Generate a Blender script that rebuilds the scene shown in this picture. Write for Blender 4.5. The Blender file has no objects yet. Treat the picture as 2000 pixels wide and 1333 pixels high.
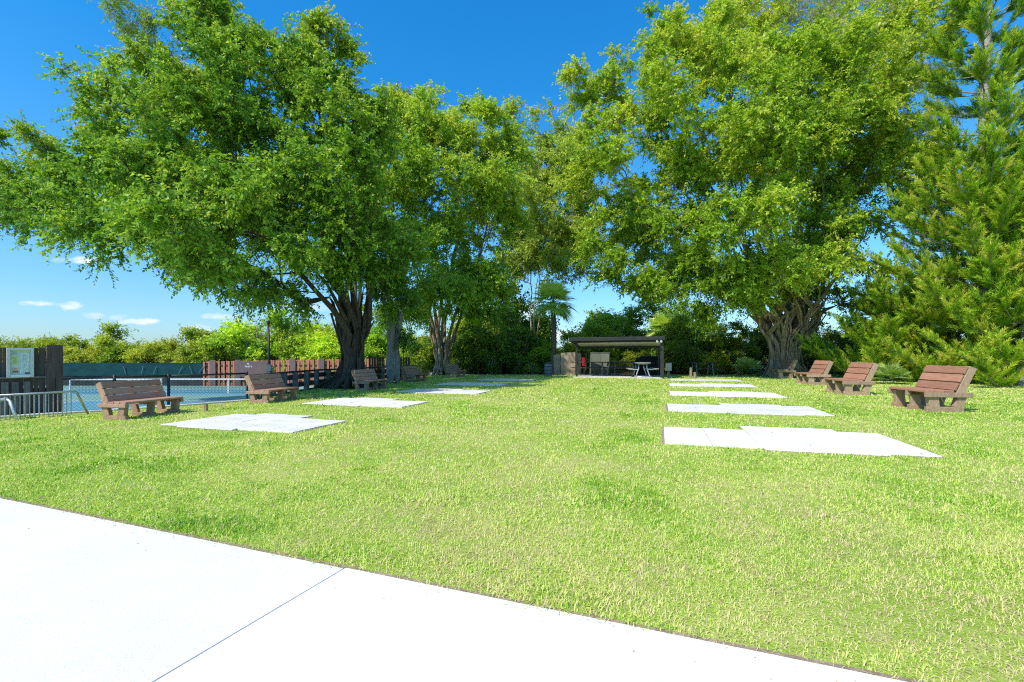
import bpy, bmesh, math, random
import numpy as np
from mathutils import Vector, Matrix

random.seed(7)
RNG = np.random.default_rng(7)
scene = bpy.context.scene
col = scene.collection
F, H = 944.0, 1.25          # focal length in photo pixels, camera height (m)
HOR = 693.0


def G(u, v, z=0.0):          # a ground point from where it shows in the photograph
    Y = (H - z) * F / (v - HOR)
    return np.array([(u - 1000) / F * Y, Y, z])


def PX(u, v, Y):
    return np.array([(u - 1000) / F * Y, Y, H + (HOR - v) / F * Y])


# ------------------------------------------------------------------ tagging
def tag(o, label=None, cat=None, group=None, kind=None):
    if label: o['label'] = label
    if cat: o['category'] = cat
    if group: o['group'] = group
    if kind: o['kind'] = kind
    return o


def empty(name, loc=(0, 0, 0), rz=0.0):
    o = bpy.data.objects.new(name, None)
    o.empty_display_size = 0.3
    col.objects.link(o)
    o.location = tuple(loc)
    o.rotation_euler = (0, 0, rz)
    return o


def copy_tree(o, parent=None):
    c = o.copy()
    col.objects.link(c)
    if parent is not None:
        c.parent = parent
    for ch in list(o.children):
        copy_tree(ch, c)
    return c


# ------------------------------------------------------------------ materials
class NT:
    def __init__(self, m):
        self.t = m.node_tree
        self.t.nodes.clear()

    def n(self, typ, **kw):
        nd = self.t.nodes.new(typ)
        for k, v in kw.items():
            setattr(nd, k, v)
        return nd

    def l(self, a, b):
        self.t.links.new(a, b)

    def val(self, sock, v):
        if hasattr(v, 'is_output') or isinstance(v, bpy.types.NodeSocket):
            self.l(v, sock)
        else:
            sock.default_value = v

    def math(self, op, a, b=0.0, clamp=False):
        nd = self.n('ShaderNodeMath', operation=op, use_clamp=clamp)
        self.val(nd.inputs[0], a)
        self.val(nd.inputs[1], b)
        return nd.outputs[0]

    def mix(self, fac, a, b, mode='MIX'):
        nd = self.n('ShaderNodeMix', data_type='RGBA', blend_type=mode)
        self.val(nd.inputs[0], fac)
        self.val(nd.inputs[6], a)
        self.val(nd.inputs[7], b)
        return nd.outputs[2]

    def noise(self, vec, scale, detail=4.0, rough=0.55):
        nd = self.n('ShaderNodeTexNoise')
        nd.inputs['Scale'].default_value = scale
        nd.inputs['Detail'].default_value = detail
        nd.inputs['Roughness'].default_value = rough
        if vec is not None:
            self.l(vec, nd.inputs['Vector'])
        return nd.outputs['Fac']

    def ramp(self, fac, stops):
        nd = self.n('ShaderNodeValToRGB')
        e = nd.color_ramp.elements
        while len(e) < len(stops):
            e.new(0.5)
        for i, (p, c) in enumerate(stops):
            e[i].position = p
            e[i].color = c if len(c) == 4 else (*c, 1)
        self.l(fac, nd.inputs[0])
        return nd.outputs[0]


def c4(c):
    return (c[0], c[1], c[2], 1.0)


def new_mat(name):
    m = bpy.data.materials.new(name)
    m.use_nodes = True
    return m, NT(m)


def surf_mat(name, base, dark=None, scale=6.0, rough=0.75, bump=0.15, spec=0.3, stretch=(1, 1, 1), fine=60.0, metallic=0.0, world=False,
             spots=None):
    """general weathered surface: two tones of noise, fine grain, bump"""
    m, t = new_mat(name)
    tc = t.n('ShaderNodeTexCoord')
    if world:
        geo = t.n('ShaderNodeNewGeometry')
        src = geo.outputs['Position']
    else:
        src = tc.outputs['Object']
    mp = t.n('ShaderNodeMapping')
    mp.inputs['Scale'].default_value = stretch
    t.l(src, mp.inputs[0])
    v = mp.outputs[0]
    n1 = t.noise(v, scale, 5)
    n2 = t.noise(v, fine, 3)
    dark = dark or tuple(x * 0.62 for x in base)
    oi = t.n('ShaderNodeObjectInfo')
    r = t.math('MULTIPLY_ADD', oi.outputs['Random'], 0.30)
    t.t.nodes[-1].inputs[2].default_value = 0.85
    cA = t.ramp(n1, [(0.32, dark), (0.66, base)])
    cB = t.ramp(n2, [(0.3, (0.72, 0.72, 0.72)), (0.7, (1.1, 1.1, 1.1))])
    cc = t.mix(1.0, cA, cB, 'MULTIPLY')
    gr = t.n('ShaderNodeCombineColor')
    for i in range(3):
        t.l(r, gr.inputs[i])
    cc = t.mix(1.0, cc, gr.outputs[0], 'MULTIPLY')
    if spots:
        n3 = t.noise(v, spots[1], 6, 0.65)
        f = t.ramp(n3, [(spots[2], (0, 0, 0)), (spots[2] + 0.12, (1, 1, 1))])
        cc = t.mix(f, cc, c4(spots[0]))
    p = t.n('ShaderNodeBsdfPrincipled')
    t.l(cc, p.inputs['Base Color'])
    p.inputs['Roughness'].default_value = rough
    p.inputs['Specular IOR Level'].default_value = spec
    p.inputs['Metallic'].default_value = metallic
    if bump:
        hgt = t.math('ADD', n1, t.math('MULTIPLY', n2, 0.5))
        b = t.n('ShaderNodeBump')
        b.inputs['Strength'].default_value = bump
        b.inputs['Distance'].default_value = 0.02
        t.l(hgt, b.inputs['Height'])
        t.l(b.outputs[0], p.inputs['Normal'])
    o = t.n('ShaderNodeOutputMaterial')
    t.l(p.outputs[0], o.inputs[0])
    return m


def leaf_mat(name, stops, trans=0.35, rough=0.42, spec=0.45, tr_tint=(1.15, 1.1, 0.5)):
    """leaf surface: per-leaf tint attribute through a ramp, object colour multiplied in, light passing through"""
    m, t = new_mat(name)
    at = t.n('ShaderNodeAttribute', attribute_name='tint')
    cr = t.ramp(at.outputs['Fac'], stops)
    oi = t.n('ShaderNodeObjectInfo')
    cc = t.mix(1.0, cr, oi.outputs['Color'], 'MULTIPLY')
    p = t.n('ShaderNodeBsdfPrincipled')
    t.l(cc, p.inputs['Base Color'])
    p.inputs['Roughness'].default_value = rough
    p.inputs['Specular IOR Level'].default_value = spec
    tr = t.n('ShaderNodeBsdfTranslucent')
    tc = t.mix(1.0, cc, c4(tr_tint), 'MULTIPLY')
    t.l(tc, tr.inputs[0])
    ms = t.n('ShaderNodeMixShader')
    ms.inputs[0].default_value = trans
    t.l(p.outputs[0], ms.inputs[1])
    t.l(tr.outputs[0], ms.inputs[2])
    o = t.n('ShaderNodeOutputMaterial')
    t.l(ms.outputs[0], o.inputs[0])
    return m


M = {}
M['slat'] = surf_mat('slat_plastic_wood', (0.48, 0.235, 0.15), (0.36, 0.165, 0.105), 3, 0.62, 0.25, 0.3, (14, 1.2, 14), 40)
M['slat_lifted'] = surf_mat('slat_shade_lifted', (0.52, 0.295, 0.205), (0.38, 0.205, 0.14), 3, 0.7, 0.25, 0.25, (14, 1.2, 14), 40)  # left bench slats: colour lightened to lift their shaded fronts
M['taupe'] = surf_mat('taupe_lumber', (0.49, 0.325, 0.22), (0.36, 0.23, 0.15), 4, 0.7, 0.25, 0.25, (6, 6, 2), 50)
M['taupe_dark'] = surf_mat('taupe_lumber_dark', (0.46, 0.285, 0.19), (0.33, 0.2, 0.13), 4, 0.7, 0.25, 0.25, (6, 6, 2), 50)
M['concrete'] = surf_mat('white_concrete', (0.90, 0.86, 0.80), (0.82, 0.78, 0.72), 1.4, 0.85, 0.12, 0.2, (1, 1, 1), 120, world=True,
                         spots=((0.55, 0.53, 0.50), 19, 0.68))
M['paver'] = surf_mat('pale_paver', (0.85, 0.81, 0.73), (0.70, 0.665, 0.59), 2.2, 0.85, 0.15, 0.2, (1, 1, 1), 90, world=True,
                      spots=((0.5, 0.48, 0.44), 9, 0.69))
M['kerb'] = surf_mat('kerb_concrete', (0.62, 0.60, 0.55), (0.42, 0.40, 0.36), 3, 0.9, 0.2, world=True)
M['soil'] = surf_mat('soil', (0.40, 0.30, 0.20), (0.25, 0.18, 0.12), 14, 0.95, 0.6, world=True)
M['joint'] = surf_mat('joint_filler', (0.26, 0.17, 0.09), None, 14, 0.95, 0.2, world=True)
M['bark_shaded'] = surf_mat('ficus_bark_shaded', (0.145, 0.11, 0.08), (0.055, 0.042, 0.032), 5, 0.9, 0.7, 0.2, (4, 4, 0.7), 30)  # deep shade on the left ficus trunk is darkened into this colour
M['bark_pale'] = surf_mat('ficus_bark_pale', (0.46, 0.37, 0.27), (0.14, 0.095, 0.065), 3, 0.9, 0.9, 0.2, (6, 6, 0.5), 26)
M['bark_grey'] = surf_mat('grey_bark', (0.36, 0.33, 0.30), (0.16, 0.145, 0.13), 5, 0.9, 0.6, 0.2, (3, 3, 1), 24)
M['bark_pine'] = surf_mat('pine_bark', (0.48, 0.44, 0.40), (0.20, 0.175, 0.155), 7, 0.9, 0.7, 0.2, (1.5, 1.5, 3), 24)
M['bark_palm'] = surf_mat('palm_bark', (0.27, 0.19, 0.13), (0.12, 0.085, 0.06), 7, 0.9, 0.7, 0.2, (1.5, 1.5, 5), 24)
M['twig_pale'] = surf_mat('pale_twig', (0.42, 0.38, 0.32), (0.28, 0.25, 0.2), 5, 0.9, 0.2)
M['red_picket'] = surf_mat('red_stained_picket', (0.58, 0.225, 0.15), (0.44, 0.16, 0.105), 3, 0.8, 0.2, 0.2, (9, 9, 0.8), 40)
M['brown_board'] = surf_mat('brown_painted_board', (0.115, 0.085, 0.075), (0.07, 0.052, 0.046), 3, 0.75, 0.3, 0.25, (8, 8, 0.8), 40)
M['mauve_board'] = surf_mat('mauve_brown_board', (0.21, 0.145, 0.145), (0.155, 0.105, 0.105), 3, 0.8, 0.2, 0.2, (6, 6, 0.8), 40)
M['dark_board'] = surf_mat('dark_brown_board', (0.105, 0.06, 0.045), (0.05, 0.03, 0.025), 3, 0.8, 0.3, 0.2, (1, 1, 8), 40)
M['grey_post'] = surf_mat('grey_post', (0.24, 0.23, 0.21), (0.13, 0.125, 0.115), 4, 0.85, 0.3, 0.2, (6, 6, 0.8), 40)
M['steel'] = surf_mat('galvanised_steel', (0.62, 0.63, 0.64), (0.42, 0.43, 0.44), 6, 0.38, 0.05, 0.5, fine=50, metallic=0.75)
M['black_metal'] = surf_mat('black_metal', (0.03, 0.03, 0.032), (0.015, 0.015, 0.016), 6, 0.45, 0.05, 0.4)
M['dark_bronze'] = surf_mat('dark_bronze', (0.033, 0.034, 0.032), (0.018, 0.019, 0.018), 4, 0.5, 0.08, 0.4)
M['ceiling'] = surf_mat('ceiling_panel', (0.86, 0.85, 0.82), (0.78, 0.77, 0.74), 2, 0.7, 0.05)
M['windscreen'] = surf_mat('windscreen_fabric', (0.006, 0.062, 0.07), (0.004, 0.038, 0.044), 1.3, 0.8, 0.2, 0.2, (1, 1, 2), 30)
M['windscreen_low'] = surf_mat('windscreen_lower', (0.06, 0.07, 0.075), (0.03, 0.036, 0.04), 2, 0.85, 0.2, 0.2)
M['crease'] = surf_mat('crease_fabric', (0.07, 0.20, 0.25), None, 2, 0.8, 0.1)
M['court_blue'] = surf_mat('court_blue', (0.14, 0.36, 0.46), (0.125, 0.33, 0.42), 0.6, 0.8, 0.03, 0.2, (1, 1, 1), 60, world=True)
M['court_green'] = surf_mat('court_green', (0.24, 0.43, 0.37), (0.20, 0.38, 0.33), 0.6, 0.8, 0.03, 0.2, (1, 1, 1), 60, world=True)
M['white_paint'] = surf_mat('white_paint', (0.80, 0.80, 0.79), (0.70, 0.70, 0.69), 4, 0.55, 0.03)
M['net'] = surf_mat('net_cord', (0.02, 0.02, 0.02), None, 4, 0.9, 0)
M['alu'] = surf_mat('aluminium_frame', (0.72, 0.73, 0.75), (0.6, 0.61, 0.63), 3, 0.35, 0.03, 0.5, metallic=0.6)
M['paper_green'] = surf_mat('backing_green', (0.55, 0.68, 0.60), (0.48, 0.60, 0.54), 3, 0.4, 0.02)
M['paper_yellow'] = surf_mat('paper_yellow', (0.66, 0.74, 0.26), (0.58, 0.66, 0.24), 9, 0.6, 0.02)
M['paper_white'] = surf_mat('paper_white', (0.80, 0.86, 0.85), (0.72, 0.78, 0.78), 9, 0.6, 0.02)
M['paper_peach'] = surf_mat('paper_peach', (0.85, 0.74, 0.58), (0.78, 0.66, 0.52), 9, 0.6, 0.02)
M['ink'] = surf_mat('ink', (0.06, 0.07, 0.08), None, 9, 0.6, 0)
M['ink_grey'] = surf_mat('ink_grey', (0.30, 0.34, 0.36), None, 9, 0.6, 0)
M['ink_red'] = surf_mat('ink_red', (0.55, 0.2, 0.16), None, 9, 0.6, 0)
M['precast'] = surf_mat('mottled_precast', (0.58, 0.44, 0.31), (0.40, 0.30, 0.20), 1.6, 0.92, 0.5, 0.2, (1, 1, 1), 22,
                        spots=((0.32, 0.25, 0.19), 2.2, 0.54))
M['cabinet'] = surf_mat('cabinet_paint', (0.26, 0.28, 0.22), (0.21, 0.225, 0.18), 2, 0.6, 0.05)
M['red_box'] = surf_mat('red_enamel', (0.5, 0.03, 0.035), (0.38, 0.02, 0.025), 3, 0.4, 0.02)
M['bin'] = surf_mat('grey_bin', (0.19, 0.23, 0.27), (0.13, 0.16, 0.19), 3, 0.6, 0.05)
M['bin_band'] = surf_mat('bin_band', (0.06, 0.075, 0.09), None, 3, 0.6, 0.05)
M['table_top'] = surf_mat('table_top_grey', (0.33, 0.33, 0.32), (0.25, 0.25, 0.24), 4, 0.6, 0.05)
M['table_brown'] = surf_mat('table_top_brown', (0.085, 0.06, 0.05), None, 4, 0.6, 0.05)
M['util'] = surf_mat('utility_grey', (0.36, 0.37, 0.37), (0.28, 0.29, 0.29), 3, 0.5, 0.03)
M['teal_box'] = surf_mat('teal_grey_box', (0.085, 0.135, 0.15), (0.06, 0.10, 0.115), 4, 0.5, 0.03)
M['cover'] = surf_mat('black_cover', (0.012, 0.012, 0.013), (0.006, 0.006, 0.007), 3, 0.65, 0.5)
M['log'] = surf_mat('weathered_log', (0.36, 0.28, 0.19), (0.2, 0.15, 0.1), 5, 0.9, 0.5, 0.2, (3, 3, 1), 30)

M['leaf_ficus'] = leaf_mat('ficus_leaf', [(0.0, (0.06, 0.16, 0.016)), (0.42, (0.215, 0.42, 0.037)), (0.78, (0.48, 0.65, 0.08)), (1.0, (0.62, 0.64, 0.14))], 0.42, 0.46, 0.32)
M['leaf_bright'] = leaf_mat('ficus_leaf_bright', [(0.0, (0.09, 0.21, 0.016)), (0.42, (0.33, 0.53, 0.037)), (0.78, (0.60, 0.72, 0.08)), (1.0, (0.74, 0.71, 0.18))], 0.45, 0.48, 0.3)
M['leaf_pale'] = leaf_mat('feathery_leaf', [(0.0, (0.17, 0.25, 0.06)), (0.5, (0.32, 0.41, 0.09)), (1.0, (0.52, 0.50, 0.18))], 0.4, 0.5, 0.3)
M['leaf_shrub'] = leaf_mat('shrub_leaf', [(0.0, (0.06, 0.12, 0.015)), (0.5, (0.18, 0.28, 0.03)), (0.85, (0.36, 0.42, 0.05)), (1.0, (0.48, 0.46, 0.10))], 0.36, 0.45, 0.35)
M['needle'] = leaf_mat('pine_needle', [(0.0, (0.06, 0.15, 0.015)), (0.42, (0.28, 0.50, 0.035)), (0.78, (0.60, 0.74, 0.07)), (1.0, (0.70, 0.67, 0.14))], 0.35, 0.5, 0.25)
M['palm_leaf'] = leaf_mat('palm_leaf', [(0.0, (0.09, 0.18, 0.03)), (0.5, (0.25, 0.40, 0.07)), (1.0, (0.52, 0.58, 0.2))], 0.25, 0.4, 0.5)
M['blade'] = leaf_mat('grass_blade', [(0.0, (0.13, 0.34, 0.02)), (0.25, (0.40, 0.64, 0.05)), (0.50, (0.71, 0.81, 0.17)), (0.76, (0.88, 0.82, 0.36)), (1.0, (0.68, 0.56, 0.32))], 0.35, 0.55, 0.25, (1.1, 1.1, 0.6))


def ground_mat():
    m, t = new_mat('lawn_ground')
    geo = t.n('ShaderNodeNewGeometry')
    pos = geo.outputs['Position']
    n1 = t.noise(pos, 0.5, 6, 0.6)
    n2 = t.noise(pos, 9, 5, 0.6)
    n3 = t.noise(pos, 70, 3, 0.6)
    f = t.math('ADD', t.math('MULTIPLY', n1, 0.45), t.math('ADD', t.math('MULTIPLY', n2, 0.3), t.math('MULTIPLY', n3, 0.25)))
    lawn = t.ramp(f, [(0.34, (0.16, 0.28, 0.025)), (0.48, (0.30, 0.42, 0.05)), (0.60, (0.49, 0.51, 0.15)), (0.72, (0.50, 0.42, 0.24))])
    litter = t.ramp(n2, [(0.35, (0.045, 0.032, 0.02)), (0.6, (0.11, 0.075, 0.045)), (0.75, (0.2, 0.14, 0.085))])
    sx = t.n('ShaderNodeSeparateXYZ')
    t.l(pos, sx.inputs[0])
    edge = t.math('ADD', sx.outputs[1], t.math('MULTIPLY', n1, 3.0))
    fac = t.math('SUBTRACT', edge, 30.3, True)
    cc = t.mix(fac, lawn, litter)
    p = t.n('ShaderNodeBsdfPrincipled')
    t.l(cc, p.inputs['Base Color'])
    p.inputs['Roughness'].default_value = 0.95
    p.inputs['Specular IOR Level'].default_value = 0.1
    b = t.n('ShaderNodeBump')
    b.inputs['Strength'].default_value = 0.6
    b.inputs['Distance'].default_value = 0.03
    t.l(t.math('ADD', n2, n3), b.inputs['Height'])
    t.l(b.outputs[0], p.inputs['Normal'])
    o = t.n('ShaderNodeOutputMaterial')
    t.l(p.outputs[0], o.inputs[0])
    return m


M['lawn'] = ground_mat()


# ------------------------------------------------------------------ mesh helpers
class MB:
    """collects boxes, bars and tubes into ONE mesh"""

    def __init__(self):
        self.v, self.f = [], []

    def add(self, vs, fs):
        o = len(self.v)
        self.v += [tuple(map(float, p)) for p in vs]
        self.f += [tuple(i + o for i in f) for f in fs]
        return self

    def box(self, c, s, R=None):
        hx, hy, hz = s[0] / 2, s[1] / 2, s[2] / 2
        pts = [Vector((x, y, z)) for z in (-hz, hz) for x, y in ((-hx, -hy), (hx, -hy), (hx, hy), (-hx, hy))]
        if R is not None:
            pts = [R @ p for p in pts]
        c = Vector(c)
        return self.add([p + c for p in pts], [(0, 3, 2, 1), (4, 5, 6, 7), (0, 1, 5, 4), (1, 2, 6, 5), (2, 3, 7, 6), (3, 0, 4, 7)])

    def bar(self, a, b, w, h, up=(0, 0, 1)):
        """rectangular bar from a to b; w across, h along the 'up' side"""
        a, b = Vector(a), Vector(b)
        d = (b - a).normalized()
        s = d.cross(Vector(up))
        if s.length < 1e-4:
            s = d.cross(Vector((1, 0, 0)))
        s.normalize()
        n = s.cross(d).normalized()
        pts = []
        for p in (a, b):
            for i, j in ((-1, -1), (1, -1), (1, 1), (-1, 1)):
                pts.append(p + s * (i * w / 2) + n * (j * h / 2))
        return self.add(pts, [(0, 3, 2, 1), (4, 5, 6, 7), (0, 1, 5, 4), (1, 2, 6, 5), (2, 3, 7, 6), (3, 0, 4, 7)])

    def tube(self, pts, r, n=8, cap=True):
        pts = np.asarray(pts, float)
        rr = np.full(len(pts), r) if np.isscalar(r) else np.asarray(r, float)
        vs, fs = tube_arrays(pts, rr, n)
        o = len(vs)
        fs = [tuple(f) for f in fs]
        if cap:
            fs.append(tuple(range(n - 1, -1, -1)))
            fs.append(tuple(range(o - n, o)))
        return self.add(vs, fs)

    def quad(self, a, b, c, d):
        return self.add([a, b, c, d], [(0, 1, 2, 3)])

    def lathe(self, prof, n=20, c=(0, 0, 0)):
        vs = []
        for r, z in prof:
            for k in range(n):
                a = 2 * math.pi * k / n
                vs.append((c[0] + r * math.cos(a), c[1] + r * math.sin(a), c[2] + z))
        fs = []
        for i in range(len(prof) - 1):
            for k in range(n):
                fs.append((i * n + k, i * n + (k + 1) % n, (i + 1) * n + (k + 1) % n, (i + 1) * n + k))
        fs.append(tuple(range(n - 1, -1, -1)))
        fs.append(tuple(range((len(prof) - 1) * n, len(prof) * n)))
        return self.add(vs, fs)

    def build(self, name, mat, parent=None, bevel=0.0, smooth=False, loc=None):
        me = bpy.data.meshes.new(name)
        me.from_pydata(self.v, [], self.f)
        me.materials.append(mat)
        if smooth:
            me.polygons.foreach_set('use_smooth', [True] * len(me.polygons))
        o = bpy.data.objects.new(name, me)
        col.objects.link(o)
        if parent is not None:
            o.parent = parent
        if loc is not None:
            o.location = loc
        if bevel:
            b = o.modifiers.new('edge', 'BEVEL')
            b.width = bevel
            b.segments = 2
            b.limit_method = 'ANGLE'
        return o


def tube_arrays(pts, rr, n):
    k = len(pts)
    d = np.zeros_like(pts)
    d[1:-1] = pts[2:] - pts[:-2]
    d[0] = pts[1] - pts[0]
    d[-1] = pts[-1] - pts[-2]
    d /= (np.linalg.norm(d, axis=1, keepdims=True) + 1e-9)
    ref = np.array([1.0, 0.2, 0.1]) if abs(d[0][2]) > 0.8 else np.array([0.0, 0.0, 1.0])
    ang = np.arange(n) * 2 * math.pi / n
    vs = np.zeros((k, n, 3))
    for i in range(k):
        s = np.cross(d[i], ref)
        s /= np.linalg.norm(s) + 1e-9
        b = np.cross(s, d[i])
        ref = b
        vs[i] = pts[i] + rr[i] * (np.cos(ang)[:, None] * s + np.sin(ang)[:, None] * b)
    idx = np.arange(k * n).reshape(k, n)
    a = idx[:-1]
    c = idx[1:]
    fs = np.stack([a, np.roll(a, -1, 1), np.roll(c, -1, 1), c], -1).reshape(-1, 4)
    return vs.reshape(-1, 3), fs


def np_mesh(name, verts, quads, mat, parent=None, tint=None, smooth=False, loc=None):
    me = bpy.data.meshes.new(name)
    nv, nf = len(verts), len(quads)
    me.vertices.add(nv)
    me.vertices.foreach_set('co', np.ascontiguousarray(verts, dtype=np.float32).ravel())
    me.loops.add(nf * 4)
    me.loops.foreach_set('vertex_index', np.ascontiguousarray(quads, dtype=np.int32).ravel())
    me.polygons.add(nf)
    me.polygons.foreach_set('loop_start', np.arange(0, nf * 4, 4, dtype=np.int32))
    me.polygons.foreach_set('loop_total', np.full(nf, 4, dtype=np.int32))
    if tint is not None:
        a = me.attributes.new('tint', 'FLOAT', 'FACE')
        a.data.foreach_set('value', np.ascontiguousarray(np.clip(tint, 0, 1), dtype=np.float32))
    me.materials.append(mat)
    me.update(calc_edges=True)
    me.validate()
    if smooth:
        me.polygons.foreach_set('use_smooth', np.ones(nf, dtype=bool))
    o = bpy.data.objects.new(name, me)
    col.objects.link(o)
    if parent is not None:
        o.parent = parent
    if loc is not None:
        o.location = loc
    return o


def unit(a):
    return a / (np.linalg.norm(a, axis=-1, keepdims=True) + 1e-9)


def leaf_quads(P, D, N, L, W, fold=0.12):
    """one folded rhombic leaf per row"""
    D = unit(D)
    S = unit(np.cross(D, N))
    N = np.cross(S, D)
    n = len(P)
    V = np.zeros((n, 4, 3))
    mid = P + D * (L * 0.42)[:, None]
    V[:, 0] = P
    V[:, 1] = mid + S * (W / 2)[:, None] + N * (L * fold)[:, None]
    V[:, 2] = P + D * L[:, None] - N * (L * 0.08)[:, None]
    V[:, 3] = mid - S * (W / 2)[:, None] + N * (L * fold)[:, None]
    Q = np.arange(n * 4).reshape(n, 4)
    return V.reshape(-1, 3), Q


def vnoise(x, y, seed=0):
    """smooth 2-D value noise"""
    r = np.random.default_rng(seed).random((256, 256))
    xi, yi = np.floor(x).astype(int), np.floor(y).astype(int)
    fx, fy = x - xi, y - yi
    fx, fy = fx * fx * (3 - 2 * fx), fy * fy * (3 - 2 * fy)
    g = lambda a, b: r[a % 256, b % 256]
    return (g(xi, yi) * (1 - fx) + g(xi + 1, yi) * fx) * (1 - fy) + (g(xi, yi + 1) * (1 - fx) + g(xi + 1, yi + 1) * fx) * fy


# ------------------------------------------------------------------ trees
def lobe_points(lobes, n, rng, shell=0.45, clump=True):
    """attraction points inside ellipsoid lobes, denser towards their surface"""
    w = np.array([(l[3] * l[4] * l[5]) ** (0.72) * (l[6] if len(l) > 6 else 1.0) for l in lobes])
    w /= w.sum()
    k = rng.choice(len(lobes), n, p=w)
    A = np.array([l[:6] for l in lobes])[k]
    per = 8                              # points gather in flattened clumps with gaps between
    nc = max(1, n // per)
    kc = rng.choice(len(lobes), nc, p=w)
    C = np.array([l[:6] for l in lobes])[kc]
    rc = (shell + (1.0 - shell) * rng.random(nc) ** 0.7) * np.clip(1 + 0.07 * rng.normal(size=nc), 0.8, 1.08)
    cen = C[:, :3] + unit(rng.normal(size=(nc, 3))) * rc[:, None] * C[:, 3:6]
    size = np.cbrt(C[:, 3] * C[:, 4] * C[:, 5])
    size = np.clip(size * 0.26, 0.3, 0.8) * (0.7 + 0.6 * rng.random(nc))
    n1 = nc * per
    pts = np.repeat(cen, per, 0) + rng.normal(size=(n1, 3)) * np.repeat(size, per)[:, None] * np.array([0.75, 0.75, 0.45])
    if clump:
        return pts
    d = unit(rng.normal(size=(n, 3)))
    r = shell + (1.06 - shell) * rng.random(n) ** 0.75
    r = r * (1 + 0.10 * rng.normal(size=n))
    return A[:, :3] + d * r[:, None] * A[:, 3:6]


def grow(start_nodes, start_parent, attach_from, pts, rng, wpath=0.35):
    """weighted spanning tree: every point joins the node that gives the shortest way back to the base"""
    P = [np.array(p, float) for p in start_nodes]
    par = list(start_parent)
    plen = [0.0] * len(P)
    for i in range(1, len(P)):
        if par[i] >= 0:
            plen[i] = plen[par[i]] + np.linalg.norm(P[i] - P[par[i]])
    n = len(pts)
    best = np.full(n, 1e9)
    bp = np.full(n, -1)
    done = np.zeros(n, bool)

    def relax(j):
        dd = np.linalg.norm(pts - P[j], axis=1)
        cst = dd + wpath * plen[j] + 0.5 * np.maximum(0, P[j][2] - pts[:, 2])
        b = (cst < best) & ~done
        best[b] = cst[b]
        bp[b] = j
    for j in range(len(P)):
        if attach_from[j]:
            relax(j)
    for _ in range(n):
        i = int(np.argmin(np.where(done, 1e9, best)))
        done[i] = True
        p0 = P[bp[i]]
        d = np.linalg.norm(pts[i] - p0)
        last = bp[i]
        if d > 1.6:                      # long links get in-between nodes with some wander
            m = int(d // 0.9)
            for q in range(1, m + 1):
                t = q / (m + 1)
                mp = p0 + (pts[i] - p0) * t + rng.normal(size=3) * 0.07 * d / m + np.array([0, 0, -0.04 * d * math.sin(math.pi * t)])
                P.append(mp)
                par.append(last)
                plen.append(plen[last] + np.linalg.norm(mp - P[last]))
                last = len(P) - 1
                relax(last)
        P.append(pts[i].copy())
        par.append(last)
        plen.append(plen[last] + np.linalg.norm(pts[i] - P[last]))
        relax(len(P) - 1)
    P = np.array(P)
    par = np.array(par)
    ch = [[] for _ in P]
    for i, p in enumerate(par):
        if p >= 0:
            ch[p].append(i)
    ns = len(start_nodes)
    for _ in range(2):                   # ease the bends
        Q = P.copy()
        for i in range(ns, len(P)):
            if ch[i]:
                Q[i] = 0.5 * P[i] + 0.25 * P[par[i]] + 0.25 * np.mean(P[ch[i]], axis=0)
        P = Q
    return P, par, ch


def radii(P, par, ch, tip=0.011, e=2.3, cap=0.4):
    r = np.zeros(len(P))
    order = []
    st = [i for i in range(len(P)) if par[i] < 0]
    while st:
        i = st.pop()
        order.append(i)
        st += ch[i]
    for i in reversed(order):
        r[i] = tip if not ch[i] else sum(r[c] ** e for c in ch[i]) ** (1 / e)
    return np.minimum(r, cap)


def branch_tubes(P, par, ch, r, minr=0.0, sides=(9, 6, 4)):
    VS, FS, off = [], [], 0
    st = [i for i in range(len(P)) if par[i] < 0]
    starts = [(i, -1) for i in st]
    while starts:
        i, p = starts.pop()
        chain = [p, i] if p >= 0 else [i]
        while ch[i]:
            b = max(ch[i], key=lambda c: r[c])
            for c in ch[i]:
                if c != b:
                    starts.append((c, i))
            chain.append(b)
            i = b
        if len(chain) < 2:
            continue
        rr = r[chain].copy()
        if p >= 0:
            rr[0] = rr[1] * 1.25
        if rr[1] < minr:
            continue
        n = sides[0] if rr[1] > 0.1 else sides[1] if rr[1] > 0.035 else sides[2]
        v, f = tube_arrays(P[chain], rr, n)
        VS.append(v)
        FS.append(f + off)
        off += len(v)
    return VS, FS, off


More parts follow.
